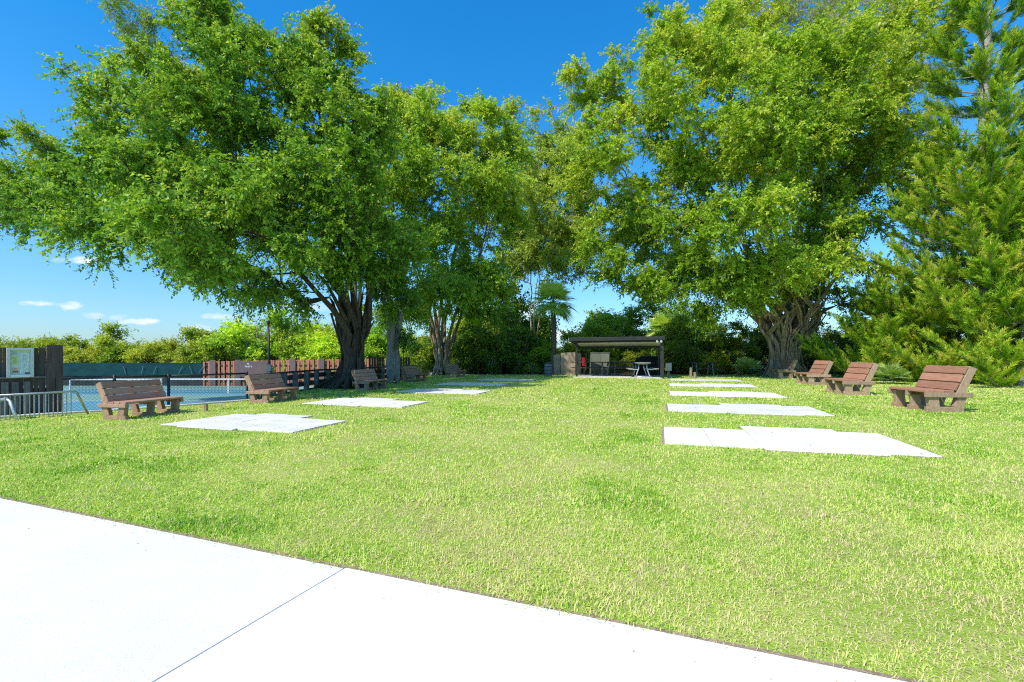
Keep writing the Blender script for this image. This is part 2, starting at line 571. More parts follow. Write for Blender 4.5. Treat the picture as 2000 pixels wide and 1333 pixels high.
def twigs_and_leaves(nodes, outd, rng, per_node, twig_len, leaves_per, leaf_len, leaf_w, up=0.25, spread=1.0, droop=0.35, tint_base=None,
                     tint_var=0.22):
    """twigs around every node, leaves along each twig: arrays"""
    k = per_node
    B = np.repeat(nodes, k, axis=0)
    O = np.repeat(outd, k, axis=0)
    n = len(B)
    d = unit(O * 0.8 + rng.normal(size=(n, 3)) * spread * 0.75 + np.array([0, 0, up]))
    tl = twig_len * (0.45 + 0.9 * rng.random(n))
    B0 = B + rng.normal(size=(n, 3)) * 0.10
    E = B0 + d * tl[:, None]
    m = leaves_per
    t = np.tile(np.linspace(0.12, 1.0, m), n) + rng.normal(size=n * m) * 0.03
    Bm, dm, tlm = np.repeat(B0, m, 0), np.repeat(d, m, 0), np.repeat(tl, m)
    p = Bm + dm * (tlm * t)[:, None] - np.array([0, 0, 1]) * (0.25 * tlm * t * t)[:, None]
    side = rng.normal(size=(n * m, 3))
    side -= dm * np.sum(side * dm, 1, keepdims=True)
    side = unit(side)
    D = unit(dm * 0.45 + side * 0.9 - np.array([0, 0, droop]) + rng.normal(size=(n * m, 3)) * 0.2)
    N = unit(np.array([0, 0, 0.75]) + 0.45 * side + rng.normal(size=(n * m, 3)) * 0.62)
    L = leaf_len * (0.6 + 0.7 * rng.random(n * m))
    W = L * leaf_w * (0.8 + 0.4 * rng.random(n * m))
    V, Q = leaf_quads(p, D, N, L, W)
    tb = np.repeat(np.repeat(tint_base, k), m)
    tw = np.repeat(rng.normal(size=n) * 0.09, m)
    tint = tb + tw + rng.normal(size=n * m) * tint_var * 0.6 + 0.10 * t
    rare = rng.random(n * m) < 0.015
    tint = np.where(rare, 0.97, tint)
    # twig sticks as thin three-sided slivers
    s = unit(np.cross(d, rng.normal(size=(n, 3)))) * 0.006
    E2 = E - np.array([0, 0, 1]) * (0.25 * tl)[:, None]
    SV = np.stack([B0 - s, B0 + s, E2 + s * 0.4, E2 - s * 0.4], 1).reshape(-1, 3)
    return V, Q, tint, SV


def cat_quads(parts):
    VS, QS, off = [], [], 0
    for v, q in parts:
        VS.append(v)
        QS.append(q + off)
        off += len(v)
    return np.concatenate(VS), np.concatenate(QS)


def trunk_bundle(rng, n, r0, r1, h, flare=0.5, lean=(0, 0), tw=0.35, rs=(0.28, 0.2), steps=7):
    """ficus base: strands that start around a flared foot, run up fused and fan out"""
    nodes, par, att, rad = [], [], [], []
    for k in range(n):
        a0 = 2 * math.pi * (k + 0.3 * rng.random()) / n
        f = 0.35 + 0.65 * rng.random()
        hh = h * (0.85 + 0.3 * rng.random())
        last = -1
        for i in range(steps):
            t = i / (steps - 1)
            a = a0 + tw * t * (rng.random() - 0.3)
            fl = flare * math.exp(-t * 7)
            r = (r0 * (1 - 0.25 * math.sin(math.pi * min(1, t * 1.3))) + (r1 - r0) * t ** 1.9) * (f if t > 0.0 else 0.8 + 0.2 * f) + fl
            nodes.append(np.array([math.cos(a) * r + lean[0] * t, math.sin(a) * r + lean[1] * t, hh * t - 0.08]))
            par.append(last)
            last = len(nodes) - 1
            att.append(t > 0.75)
            rad.append((rs[0] * (1 - t) + rs[1] * t) * (0.7 + 0.6 * rng.random()) * (0.55 if i == 0 else 1.0))
    return nodes, par, att, rad


def make_tree(name, base, lobes, n_pts, label, cat, bark, leaf, strands, seed, per_node=10, leaves_per=16, twig_len=0.6, leaf_len=0.12,
              leaf_w=0.5, tint=0.5, tint_z=0.2, group=None, shell=0.45, extra_roots=0, cap=0.3, up=0.25, droop=0.35, tip=0.011, node_rmax=0.034,
              crown_color=(1, 1, 1), twig_mat=None, spread=1.0):
    rng = np.random.default_rng(seed)
    base = np.asarray(base, float)
    lobes = [tuple(np.array(l[:3]) - base) + tuple(l[3:]) for l in lobes]
    nodes, par, att, rad = strands(rng)
    # every stem runs on as a limb towards one lobe of the crown
    ends = [i for i in range(len(nodes)) if i not in set(par)]
    use = np.zeros(len(lobes))
    LC = np.array([l[:3] for l in lobes])
    for e in ends:
        p0 = nodes[e]
        dirs = unit(LC - p0)
        d0 = unit(nodes[e] - nodes[par[e]])
        k = int(np.argmin(-(dirs @ d0) + 0.35 * use + 0.15 * rng.random(len(lobes))))
        use[k] += 1
        tgt = LC[k] + rng.normal(size=3) * np.array(lobes[k][3:6]) * 0.25
        dist = np.linalg.norm(tgt - p0)
        c1 = p0 + unit(0.55 * d0 + 0.45 * (tgt - p0) / dist) * dist * 0.42
        m = max(4, int(dist / 0.9))
        last = e
        r_end = rad[e]
        for q in range(1, m + 1):
            tq = q / m * 0.85
            pp = (1 - tq) ** 2 * p0 + 2 * tq * (1 - tq) * c1 + tq * tq * tgt + rng.normal(size=3) * 0.05
            nodes.append(pp)
            par.append(last)
            last = len(nodes) - 1
            att.append(True)
            rad.append(max(tip, r_end * (1 - 0.9 * q / m)))
    pts = lobe_points(lobes, n_pts, rng, shell)
    P, par, ch = grow(nodes, par, att, pts, rng)
    r = radii(P, par, ch, tip=tip, cap=cap)
    for i in range(len(rad)):
        r[i] = max(rad[i], min(r[i], rad[i] * 1.25))
    t = empty(name, base)
    tag(t, label, cat, group)
    VS, FS, off = branch_tubes(P, par, ch, r)
    for k in range(extra_roots):         # aerial roots laced over the trunk
        a = rng.random() * 6.28
        i = rng.integers(0, len(ends)) * 7
        seg = np.array(nodes[i:i + 7])
        sh = rng.normal(size=3) * 0.08
        q = seg * np.array([1.10, 1.10, 1]) + sh
        q[:, :2] += rng.normal(size=(7, 2)) * 0.05
        v, f = tube_arrays(q, np.full(7, 0.025 + 0.04 * rng.random()), 5)
        VS.append(v)
        FS.append(f + off)
        off += len(v)
    sel = np.array([i for i in range(len(nodes), len(P)) if r[i] < node_rmax])
    pr = P[par[sel]]
    c0 = np.mean(P[sel], axis=0)
    outd = unit(unit(P[sel] - pr) + 0.6 * unit(P[sel] - c0))
    z = P[sel][:, 2]
    zz = (z - z.min()) / (np.ptp(z) + 1e-6) - 0.5
    q_ = P[sel]
    cl = vnoise(q_[:, 0] * 0.55 + q_[:, 2] * 0.31 + 50, q_[:, 1] * 0.55 + q_[:, 2] * 0.37 + 50, seed)
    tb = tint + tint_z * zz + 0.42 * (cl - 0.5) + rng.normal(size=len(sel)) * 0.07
    V, Q, tn, SV = twigs_and_leaves(P[sel], outd, rng, per_node, twig_len, leaves_per, leaf_len, leaf_w, up=up, droop=droop, tint_base=tb, spread=spread)
    cr = np_mesh('crown', V, Q, leaf, t, tint=tn)
    cr.color = (*crown_color, 1)
    VS.append(SV)
    FS.append(np.arange(len(SV)).reshape(-1, 4) + off)
    np_mesh('trunk', np.concatenate(VS), np.concatenate(FS), bark, t, smooth=True)
    return t


def LB(u, v, Y, ru, rv, ry, w=1.0):
    c = PX(u, v, Y)
    return (c[0], c[1], c[2], ru / F * Y, ry, rv / F * Y, w)


# ================================================================== SETTING
LOW = -1.2
edge_line = [(-24, -5), (-14.0, 5.6), (-10.04, 9.67), (-8.2, 11.6), (-7.15, 13.2), (-7.3, 16), (-7.2, 19), (-6.3, 21.5), (-5.4, 24), (-4.5, 30), (-8, 45),
             (-22, 62), (-70, 130), (-150, 480)]
lawn_poly = [(-24, -40)] + edge_line + [(500, 480), (500, -40)]
bm = bmesh.new()
vs = [bm.verts.new((x, y, 0)) for x, y in lawn_poly]
fc = bm.faces.new(vs)
if fc.normal.z < 0:
    fc.normal_flip()
bmesh.ops.triangulate(bm, faces=[fc])
me = bpy.data.meshes.new('lawn')
bm.to_mesh(me)
bm.free()
me.materials.append(M['lawn'])
o = bpy.data.objects.new('lawn', me)
col.objects.link(o)
tag(o, kind='structure')
MB().quad((-700, -60, LOW - 0.03), (-4, -60, LOW - 0.03), (-4, 700, LOW - 0.03), (-700, 700, LOW - 0.03)).build('ground', M['lawn']).update_tag()
tag(bpy.data.objects['ground'], kind='structure')
b = MB()
for (x0, y0), (x1, y1) in zip(edge_line[:-1], edge_line[1:]):
    b.quad((x0, y0, -0.002), (x1, y1, -0.002), (x1, y1, LOW - 0.1), (x0, y0, LOW - 0.1))
tag(b.build('retaining_wall', M['kerb']), 'low grey retaining wall below the lawn edge beside the court', 'wall')

# kerb along the court side
b = MB()
kl = edge_line[:5]
for (x0, y0), (x1, y1) in zip(kl[:-1], kl[1:]):
    d = Vector((x1 - x0, y1 - y0, 0)).normalized()
    b.bar((x0, y0, 0.0), (x1 + d.x * 0.02, y1 + d.y * 0.02, 0.0), 0.26, 0.07)
tag(b.build('kerb', M['kerb'], bevel=0.01), kind='structure')

# walkway: two poured slabs with an open joint
Wp, Wd = np.array([-0.97, 2.816, 0]), np.array([0.9293, -0.3693, 0])
Wn = np.array([-0.3693, -0.9293, 0])
for s0, s1 in ((-26, -0.003), (0.003, 26)):
    b = MB()
    lo = []
    for z in (-0.10, 0.010):
        for a, n_ in ((s0, 0), (s1, 0.012), (s1, 5.5), (s0, 5.5)):
            q = Wp + Wd * a + Wn * n_
            lo.append((q[0], q[1], z))
    b.add(lo, [(0, 1, 2, 3), (7, 6, 5, 4), (0, 4, 5, 1), (1, 5, 6, 2), (2, 6, 7, 3), (3, 7, 4, 0)])
    tag(b.build('walkway', M['concrete'], bevel=0.003), kind='structure')
b = MB()
q = [Wp + Wd * a + Wn * n_ for a, n_ in ((-0.012, 0.004), (0.012, 0.004), (0.012, 5.4), (-0.012, 5.4))]
b.add([(p[0], p[1], 0.004) for p in q], [(0, 3, 2, 1)])
tag(b.build('walkway_joint', M['joint']), kind='structure')

b = MB()
q = [Wp + Wd * a + Wn * n_ for a, n_ in ((-26, -0.035), (26, -0.035), (26, 0.03), (-26, 0.03))]
b.add([(p[0], p[1], 0.004) for p in q], [(0, 3, 2, 1)])
tag(b.build('soil_edge', M['soil']), kind='structure')
# court
b = MB()
b.quad((-60, 10, LOW), (-5.0, 10, LOW), (-5.0, 38.5, LOW), (-60, 38.5, LOW))
tag(b.build('court_floor', M['court_green']), kind='structure')
b = MB()
for x0, x1 in ((-50, -34.6), (-30.6, -15.0)):
    b.quad((x0, 16.5, LOW + 0.004), (x1, 16.5, LOW + 0.004), (x1, 25.5, LOW + 0.004), (x0, 25.5, LOW + 0.004))
    b.quad((x0, 29.2, LOW + 0.004), (x1, 29.2, LOW + 0.004), (x1, 34.0, LOW + 0.004), (x0, 34.0, LOW + 0.004))
tag(b.build('court_surface', M['court_blue']), kind='structure')
b = MB()
z = LOW + 0.008
for x0, x1 in ((-50, -34.6), (-30.6, -15.0)):
    for y in (16.5, 20.5, 25.5, 29.2, 34.0):
        b.quad((x0, y - 0.04, z), (x1, y - 0.04, z), (x1, y + 0.04, z), (x0, y + 0.04, z))
    for x in (x0 + 0.05, (x0 + x1) / 2, x1 - 0.05):
        for ya, yb in ((16.54, 20.46), (20.54, 25.46), (29.24, 33.96)):
            b.quad((x - 0.05, ya, z), (x + 0.05, ya, z), (x + 0.05, yb, z), (x - 0.05, yb, z))
tag(b.build('court_markings', M['white_paint']), kind='structure')


# ================================================================== COURT THINGS
def court_net(x0, x1, Y, label):
    t = empty('court_net', ((x0 + x1) / 2, Y, LOW))
    tag(t, label, 'net', 'nets on the court')
    w = (x1 - x0) / 2
    for s in (-1, 1):
        MB().tube([(s * w, 0, 0), (s * w, 0, 0.98)], 0.045, 10).build('post', M['white_paint'], t)
    MB().box((0, 0, 0.90), (2 * w, 0.03, 0.09)).build('headband', M['white_paint'], t)
    MB().box((0.3 * w, -0.035, 0.45), (0.07, 0.012, 0.86)).build('centre_strap', M['white_paint'], t)
    b = MB()
    n = int(2 * w / 0.09)
    for i in range(n):
        x = -w + 0.05 + i * (2 * w - 0.1) / n
        b.box((x, 0, 0.45), (0.008, 0.006, 0.80))
    for j in range(8):
        b.box((0, 0.007, 0.08 + j * 0.1), (2 * w - 0.1, 0.006, 0.008))
    b.build('netting', M['net'], t)


court_net(-27.6, -21.9, 30.2, 'court net on the left, behind the large left bench')
court_net(-21.6, -15.9, 30.5, 'court net on the right, left of the shaded left bench')

# windscreen fence at the back of the court
t = empty('windscreen_fence', (-31, 38, LOW))
tag(t, 'dark teal windscreen fence at the back of the court', 'fence')
b = MB()
nx, nz = 44, 6
vs, fs = [], []
for i in range(nx + 1):
    for j in range(nz + 1):
        x = -11 + 18.3 * i / nx
        zz = 0.78 + 1.02 * j / nz
        vs.append((x, 0.06 * math.sin(i * 1.7 + j) * (0.4 + 0.6 * math.sin(j)) + 0.03 * random.random(), zz))
for i in range(nx):
    for j in range(nz):
        a = i * (nz + 1) + j
        fs.append((a, a + nz + 1, a + nz + 2, a + 1))
b.add(vs, fs).build('upper_screen', M['windscreen'], t, smooth=True)
b = MB()
b.box((-1.85, 0.1, 0.39), (18.3, 0.03, 0.74))
b.build('lower_screen', M['windscreen_low'], t)
for x, a in ((-8.4, 0.5), (0.6, -0.2), (2.0, 0.15), (3.0, 0.25), (5.0, 0.35), (5.8, -0.2), (6.6, 0.4), (-6, 0.1)):
    MB().bar((x - a * 0.5, -0.09, 0.95), (x + a * 0.5, -0.09, 1.55), 0.05, 0.01, (0, 1, 0)).build('crease', M['crease'], t)
for x in (-11, -7.3, -3.6, 0, 3.6, 7.2):
    MB().tube([(x, 0.2, 0), (x, 0.2, 1.85)], 0.04, 8).build('post', M['black_metal'], t)

# red picket fence and its broad posts
t = empty('red_picket_fence', (-17, 38, LOW))
tag(t, 'red stained picket fence with broad brown posts behind the court', 'fence')
b = MB()
x = -7.2
i = 0
while x < 10.5:
    top = 1.90 + 0.017 * (x + 7) + 0.025 * random.random()
    b.box((x, 0.05 if i % 2 else -0.03, top / 2), (0.135, 0.022, top))
    x += 0.20 if i % 2 else 0.19
    i += 1
b.build('pickets', M['red_picket'], t)
b = MB()
for zz in (0.4, 1.0, 1.6):
    b.box((1.6, 0.012, zz), (17.6, 0.045, 0.09))
b.build('rail', M['dark_board'], t)
for u in (416, 465, 572, 628, 700):
    xx = (u - 1000) / F * 37.9 + 17
    MB().box((xx, -0.11, 1.0 + 0.008 * (xx + 7)), (0.44, 0.08, 2.0 + 0.017 * (xx + 7))).build('post', M['mauve_board'], t, bevel=0.01)
# sign panel on the fence
t = empty('sign_board', ((488 - 1000) / F * 37.7, 37.7, LOW))
tag(t, 'brown sign board with two lines of white lettering on the red fence', 'sign')
MB().box((0.25, 0, 1.32), (2.45, 0.06, 1.2)).build('panel', M['mauve_board'], t, bevel=0.01)
MB().box((1.15, -0.045, 1.33), (0.42, 0.03, 1.22)).build('side_post', M['mauve_board'], t, bevel=0.008)
b = MB()


def letters(b, x0, z0, widths, h, y=-0.036):
    x = x0
    for k, w in enumerate(widths):
        if w < 0:
            x -= w
            continue
        # strokes of a letter: uprights joined by short bars, kept only as legible as the photograph
        b.box((x + 0.012, y, z0 + h / 2), (0.022, 0.008, h))
        if k % 3 != 1:
            b.box((x + w - 0.012, y, z0 + h / 2), (0.022, 0.008, h * 0.92))
        b.box((x + w / 2, y - 0.001, z0 + h * (0.55 if k % 2 else 0.95)), (w * 0.8, 0.008, 0.022))
        if k % 2:
            b.box((x + w / 2, y - 0.002, z0 + 0.012), (w * 0.8, 0.008, 0.022))
        x += w + 0.018


letters(b, -0.20, 1.67, [0.08, 0.08], 0.11)
b.build('lettering', M['white_paint'], t)
b = MB()
letters(b, -0.36, 1.45, [0.075] * 6, 0.13)
b.build('lettering', M['white_paint'], t)

# pole with box
p0 = PX(524, 628, 30)
t = empty('lamp_pole', (p0[0], 30, LOW))
tag(t, 'black lamp pole rising above the red fence beside the court', 'lamp pole')
hp = p0[2] - LOW
MB().tube([(0.1, 0, 0), (0.0, 0, hp)], [0.075, 0.065], 14).build('pole', M['black_metal'], t, smooth=True)
MB().lathe([(0.10, hp - 0.16), (0.10, hp + 0.0), (0.07, hp + 0.05), (0.02, hp + 0.06)], 14).build('cap', M['black_metal'], t)
b = MB()
prof = [(math.cos(a) * 0.15, math.sin(a) * 0.22) for a in np.linspace(0, 2 * math.pi, 17)[:-1]]
zc = 1.25 - 26 / F * 29.8 - LOW
b.add([(0.14 + x, -0.2, zc + z_) for x, z_ in prof] + [(0.14 + x, -0.12, zc + z_) for x, z_ in prof],
      [tuple(range(16)), tuple(range(31, 15, -1))] + [(i, i + 16, (i + 1) % 16 + 16, (i + 1) % 16) for i in range(16)])
b.box((0.12, -0.16, zc - 0.33), (0.16, 0.07, 0.14))
b.build('switch_box', M['teal_box'], t)

# chain-link fence along the kerb
kpts = [(-9.75, 10.25), (-8.35, 11.75), (-7.32, 13.35)]
t = empty('chain_link_fence', (-8.35, 11.75, LOW))
tag(t, 'black chain link fence along the kerb in front of the court', 'fence')
TZ = 0.73 - LOW
b = MB()
wire = MB()
for (x0, y0), (x1, y1) in zip(kpts[:-1], kpts[1:]):
    ax, ay, bx_, by_ = x0 + 8.35, y0 - 11.75, x1 + 8.35, y1 - 11.75
    b.tube([(ax, ay, TZ), (bx_, by_, TZ)], 0.024, 8)
    L = math.hypot(bx_ - ax, by_ - ay)
    ux, uy = (bx_ - ax) / L, (by_ - ay) / L
    s = -TZ
    while s < L:
        for sg in (1, -1):
            a0, a1, z0, z1 = s, s + TZ, (0.0 if sg > 0 else TZ), (TZ if sg > 0 else 0.0)
            if a0 < 0:
                z0 = z0 + sg * (0 - a0)
                a0 = 0
            if a1 > L:
                z1 = z1 - sg * (a1 - L)
                a1 = L
            if a1 - a0 > 0.02:
                wire.bar((ax + ux * a0, ay + uy * a0, z0), (ax + ux * a1, ay + uy * a1, z1), 0.003, 0.003, (uy, -ux, 0.01))
        s += 0.075
b.build('rail', M['black_metal'], t, smooth=True)
wire.build('wire_mesh', M['black_metal'], t)
for x, y in ((-9.72, 10.28), (-9.05, 11.0), (-8.35, 11.75), (-7.32, 13.35)):
    MB().tube([(x + 8.35, y - 11.75, 0), (x + 8.35, y - 11.75, TZ + 0.05)], 0.032, 8).build('post', M['black_metal'], t, smooth=True)

# brown board screen with the notice case
A2, B2 = np.array([-9.72, 10.4]), np.array([-11.6, 8.15])
dv = (A2 - B2) / np.linalg.norm(A2 - B2)
ang = math.atan2(dv[1], dv[0])
t = empty('board_screen', (A2[0], A2[1], LOW), ang)
tag(t, 'dark brown board screen wall behind the steel railing', 'wall')
TH = 1.43 - LOW


def us(u):          # distance back along the screen from its right end for a column of the photo
    k = (u - 1000) / F
    # A2 - s*dv on the ray x = k*y
    return (A2[0] - k * A2[1]) / (dv[0] - k * dv[1])


MB().box((-us(106) , -0.06, TH / 2 + 0.01), (abs(us(90) - us(122)), 0.09, TH + 0.03)).build('corner_post', M['brown_board'], t, bevel=0.008)
for ua, ub in ((75.5, 88.5), (66, 74.5), (46, 65), (26, 45), (5, 25), (-18, 4), (-44, -19), (-75, -45)):
    sa, sb = us(ub), us(ua)
    MB().box((-(sa + sb) / 2, 0, TH / 2 - 0.02), (abs(sb - sa), 0.05, TH - 0.04)).build('board', M['brown_board'], t, bevel=0.006)
MB().box((-1.3, -0.05, 0.78 - LOW), (2.3, 0.05, 0.035)).build('rail', M['grey_post'], t)
MB().box((-1.3, 0.09, 0.5 - LOW), (2.3, 0.05, 0.1)).build('rail', M['dark_board'], t)
for u in (9, 29, 52):
    MB().box((-us(u), -0.05, -LOW + 0.32), (0.1, 0.045, 0.75)).build('batten', M['grey_post'], t, bevel=0.004)

sc_, sw = -(us(12) + us(65)) / 2, abs(us(65) - us(12))
t = empty('notice_case', (A2[0] + dv[0] * sc_ + dv[1] * 0.06, A2[1] + dv[1] * sc_ - dv[0] * 0.06, 1.085), ang)
tag(t, 'silver framed glass notice case full of papers on the brown boards', 'notice board')
sh = 0.60
for sx in (-1, 1):
    MB().box((sx * (sw / 2 - 0.025), -0.03, 0), (0.05, 0.07, sh)).build('frame_side', M['white_paint'], t, bevel=0.004)
for sz in (-1, 1):
    MB().box((0, -0.03, sz * (sh / 2 - 0.025)), (sw - 0.102, 0.066, 0.05)).build('frame_rail', M['white_paint'], t, bevel=0.004)
MB().box((0, -0.012, 0), (sw - 0.10, 0.01, sh - 0.10)).build('backing', M['paper_green'], t)
iw = sw - 0.12


def sheet(x, z_, w, h_, mat, lines=0, inkm='ink_grey'):
    p = MB().box((x * iw / 2, -0.0185, z_), (w * iw, 0.002, h_)).build('paper', M[mat], t)
    if lines:
        bb = MB()
        for i in range(lines):
            bb.box((x * iw / 2 - 0.02 * w * random.random(), -0.0205, z_ + h_ * 0.38 - i * h_ * 0.76 / max(1, lines - 1)), (w * iw * (0.5 + 0.3 * random.random()), 0.001, h_ * 0.03))
        bb.build('print', M[inkm], p)


sheet(-0.62, 0.20, 0.36, 0.07, 'paper_green', 4)
sheet(-0.58, 0.05, 0.34, 0.18, 'paper_yellow', 9)
sheet(-0.50, -0.16, 0.40, 0.12, 'paper_peach', 6, 'ink_red')
sheet(0.48, 0.11, 0.42, 0.16, 'paper_white', 9)
sheet(0.45, -0.06, 0.40, 0.12, 'paper_white', 7)
sheet(0.40, -0.19, 0.44, 0.10, 'paper_white', 6)
MB().box((-0.50 * iw / 2, -0.0215, -0.185), (0.08, 0.001, 0.02)).build('print', M['ink'], t)
b = MB()
b.box((0.74 * iw / 2, -0.0215, -0.215), (0.07, 0.001, 0.03))
b.build('print', M['ink'], t)

# low tubular railing on the lawn edge
t = empty('steel_railing', (-9.6, 9.4, 0))
tag(t, 'low galvanised steel tube railing with uprights on the lawn edge', 'railing')
ra, rb = G(-60, 826), G(172, 809)
rd = (rb - ra)
o3 = np.array([-9.6, 9.4, 0])
tl = [ra - o3 + [0, 0, 0.47], ra + rd * 0.865 - o3 + [0, 0, 0.49], ra + rd * 0.89 - o3 + [0, 0, 0.47], rb - o3 + [0, 0, 0.0]]
MB().tube(tl, 0.021, 10).build('top_rail', M['steel'], t, smooth=True)
for k in np.linspace(0.03, 0.84, 21):
    q = ra + rd * k - o3
    MB().tube([q + [0, 0, -0.02], q + [0, 0, 0.455]], 0.0085, 6).build('upright', M['steel'], t)
t = empty('handrail', G(34, 822))
tag(t, 'bent white steel handrail at the lower left railing', 'handrail')
for dx, dy in ((0, 0), (-0.14, 0.12)):
    MB().tube([(-0.55 + dx, 0.2 + dy, 0.36), (-0.30 + dx, 0.1 + dy, 0.40), (-0.20 + dx, 0.06 + dy, 0.36), (0 + dx, dy, -0.02)], 0.026, 10).build('tube', M['alu'], t, smooth=True)

# dark horizontal-board fence behind the left benches
t = empty('slatted_board_fence', (-7.3, 16, 0))
tag(t, 'dark brown horizontal board fence with grey posts behind the left benches', 'fence')
fp = [(-7.25, 13.4), (-7.42, 16), (-7.4, 18.6), (-6.5, 21.2), (-5.6, 23.8), (-5.2, 26)]
b = MB()
posts = []
for (x0, y0), (x1, y1) in zip(fp[:-1], fp[1:]):
    for j in range(5):
        zz = 0.48 - j * 0.27
        b.bar((x0 + 7.3, y0 - 16, zz), (x1 + 7.3, y1 - 16, zz), 0.03, 0.17)
    MB().bar((x0 + 7.3, y0 - 16, 0.66), (x1 + 7.3, y1 - 16, 0.66), 0.16, 0.06).build('top_rail', M['dark_board'], t, bevel=0.006)
    for k in (0.12, 0.45, 0.78):
        posts.append((x0 + (x1 - x0) * k + 0.11, y0 + (y1 - y0) * k))
b.build('boards', M['dark_board'], t, bevel=0.004)
for x, y in posts:
    MB().box((x + 7.3, y - 16, 0.1), (0.15, 0.15, 1.1)).build('post', M['grey_post'], t, bevel=0.01)

# darker red fence bit seen between the trunks
t = empty('dark_picket_fence', (-6.6, 26, 0))
tag(t, 'shaded dark picket fence between the two left ficus trunks', 'fence')
b = MB()
for i in range(16):
    if i in (6, 11):
        continue
    b.box((-1.05 + i * 0.14, 0, 0.35), (0.10, 0.03, 1.5 + 0.04 * random.random()))
b.build('pickets', M['dark_board'], t)


# ================================================================== PADS
def pad(near_left, yaw, label, mirror=1, sc=1.0, seed=0):
    r = random.Random(seed)
    t = empty('paver_pad', (near_left[0], near_left[1], 0), yaw)
    tag(t, label, 'paving pad', 'pale paver pads set in the lawn')
    b = MB()
    cols = [(0, 0.66, 0, 1.65), (0.66, 1.33, 0.0, 1.69), (1.33, 2.08, -0.12, 2.16), (2.08, 2.8, -0.10, 2.2), (2.8, 3.4, 0.02, 1.92)]
    for a0, a1, b0, b1 in cols:
        a0, a1, b0, b1 = a0 * sc, a1 * sc, b0 * sc, b1 * sc
        cuts = [b0] + sorted(b0 + (b1 - b0) * (k + r.uniform(-0.08, 0.08)) for k in (0.34, 0.67)) + [b1]
        for c0, c1 in zip(cuts[:-1], cuts[1:]):
            g = 0.002 + 0.003 * r.random()
            xa, xb = (a0 + g) * mirror, (a1 - g) * mirror
            b.box(((xa + xb) / 2, (c0 + c1) / 2, -0.014 + 0.004 * r.random()), (abs(xb - xa), c1 - c0 - 2 * g, 0.07),
                  Matrix.Rotation(r.uniform(-0.004, 0.004), 3, 'X'))
    b.build('pavers', M['paver'], t, bevel=0.004)
    b = MB()
    x0, x1 = sorted((0.0, 3.4 * sc * mirror))
    b.box(((x0 + x1) / 2, 0.85 * sc, -0.001), (x1 - x0 + 0.07, 1.66 * sc, 0.02))
    b.box(((1.33 + 2.8) / 2 * sc * mirror, 1.02 * sc, 0.0005), (1.50 * sc, 2.28 * sc, 0.02))
    b.build('joint_bed', M['soil'], t)
    return t


PADS = []
yawr = -math.radians(17)
wo = ['front right paver pad, the largest, left of the nearest right bench', 'second paver pad of the right row from the front',
      'third paver pad of the right row from the front', 'fourth paver pad of the right row, thin with distance',
      'farthest paver pad of the right row near the shelter']
for i, c in enumerate([G(1298, 868), G(1305, 804), G(1309, 773), G(1308, 754.6), G(1310, 744)]):
    PADS.append((c[:2], 1, 0.94))
    pad(c, yawr, wo[i], 1, 0.94, i)
wl = ['front left paver pad beside the large left bench', 'second paver pad of the left row before the shaded bench',
      'third paver pad of the left row at the shadow edge', 'fourth paver pad of the left row under tree shade',
      'farthest paver pad of the left row towards the bin']
for i, c in enumerate([G(572, 847), G(785, 797), G(930, 771), G(975, 755), G(1035, 745.5)]):
    PADS.append((c[:2], -1, 0.84))
    pad(c, yawr, wl[i], -1, 0.84, 10 + i)


# ================================================================== BENCHES
def make_bench(name, sx, L, slat, frame, label, group, cat='bench'):
    """local x runs from the front (0) to the back, y along the length; built of thick planks"""
    t = empty(name)
    tag(t, label, cat, group)
    ys = (-L / 2 + 0.07, 0.0, L / 2 - 0.07)
    for k, y in enumerate(ys):
        fr = MB()
        fr.bar((0.13 * sx, y, 0.10 * sx), (0.09 * sx, y, 0.45 * sx), 0.09 * sx if k == 1 else 0.13 * sx, 0.22 * sx, (1, 0, 0))
        f1 = fr.build('leg', frame, t, bevel=0.01)
        fr = MB()
        fr.bar((0.62 * sx, y, 0.10 * sx), (0.74 * sx, y, 0.45 * sx), 0.09 * sx if k == 1 else 0.13 * sx, 0.19 * sx, (1, 0, 0))
        fr.build('leg', frame, t, bevel=0.01)
        MB().box((0.36 * sx, y, 0.055 * sx), (0.78 * sx, 0.127 * sx, 0.13 * sx)).build('runner', frame, t, bevel=0.01)
        MB().box((0.40 * sx, y + (0.0 if k == 1 else (0.075 * sx if k == 2 else -0.075 * sx)), 0.405 * sx), (0.98 * sx, 0.09 * sx, 0.11 * sx)).build('seat_beam', frame, t, bevel=0.01)
        MB().bar((0.66 * sx, y, 0.42 * sx), (0.945 * sx, y, 1.045 * sx), 0.12 * sx, 0.17 * sx, (1, 0, 0)).build('back_post', frame, t, bevel=0.012)
    for k in range(3):
        x = (-0.02 + 0.21 * k) * sx
        MB().box((x + 0.03 * sx, 0, 0.485 * sx), (0.195 * sx, L, 0.055 * sx)).build('seat_slat', slat, t, bevel=0.008)
    a, b_ = Vector((0.545, 0, 0.50)) * sx, Vector((0.825, 0, 1.075)) * sx
    d = (b_ - a).normalized()
    ang_ = math.atan2(d.x, d.z)
    R = Matrix.Rotation(ang_, 3, 'Y')
    Lb = (b_ - a).length
    for k in range(3):
        c = a + d * (Lb * (k + 0.5) / 3)
        MB().box(c, (0.05 * sx, L - 0.02, Lb / 3 - 0.022 * sx), R).build('back_slat', slat, t, bevel=0.008)
    return t


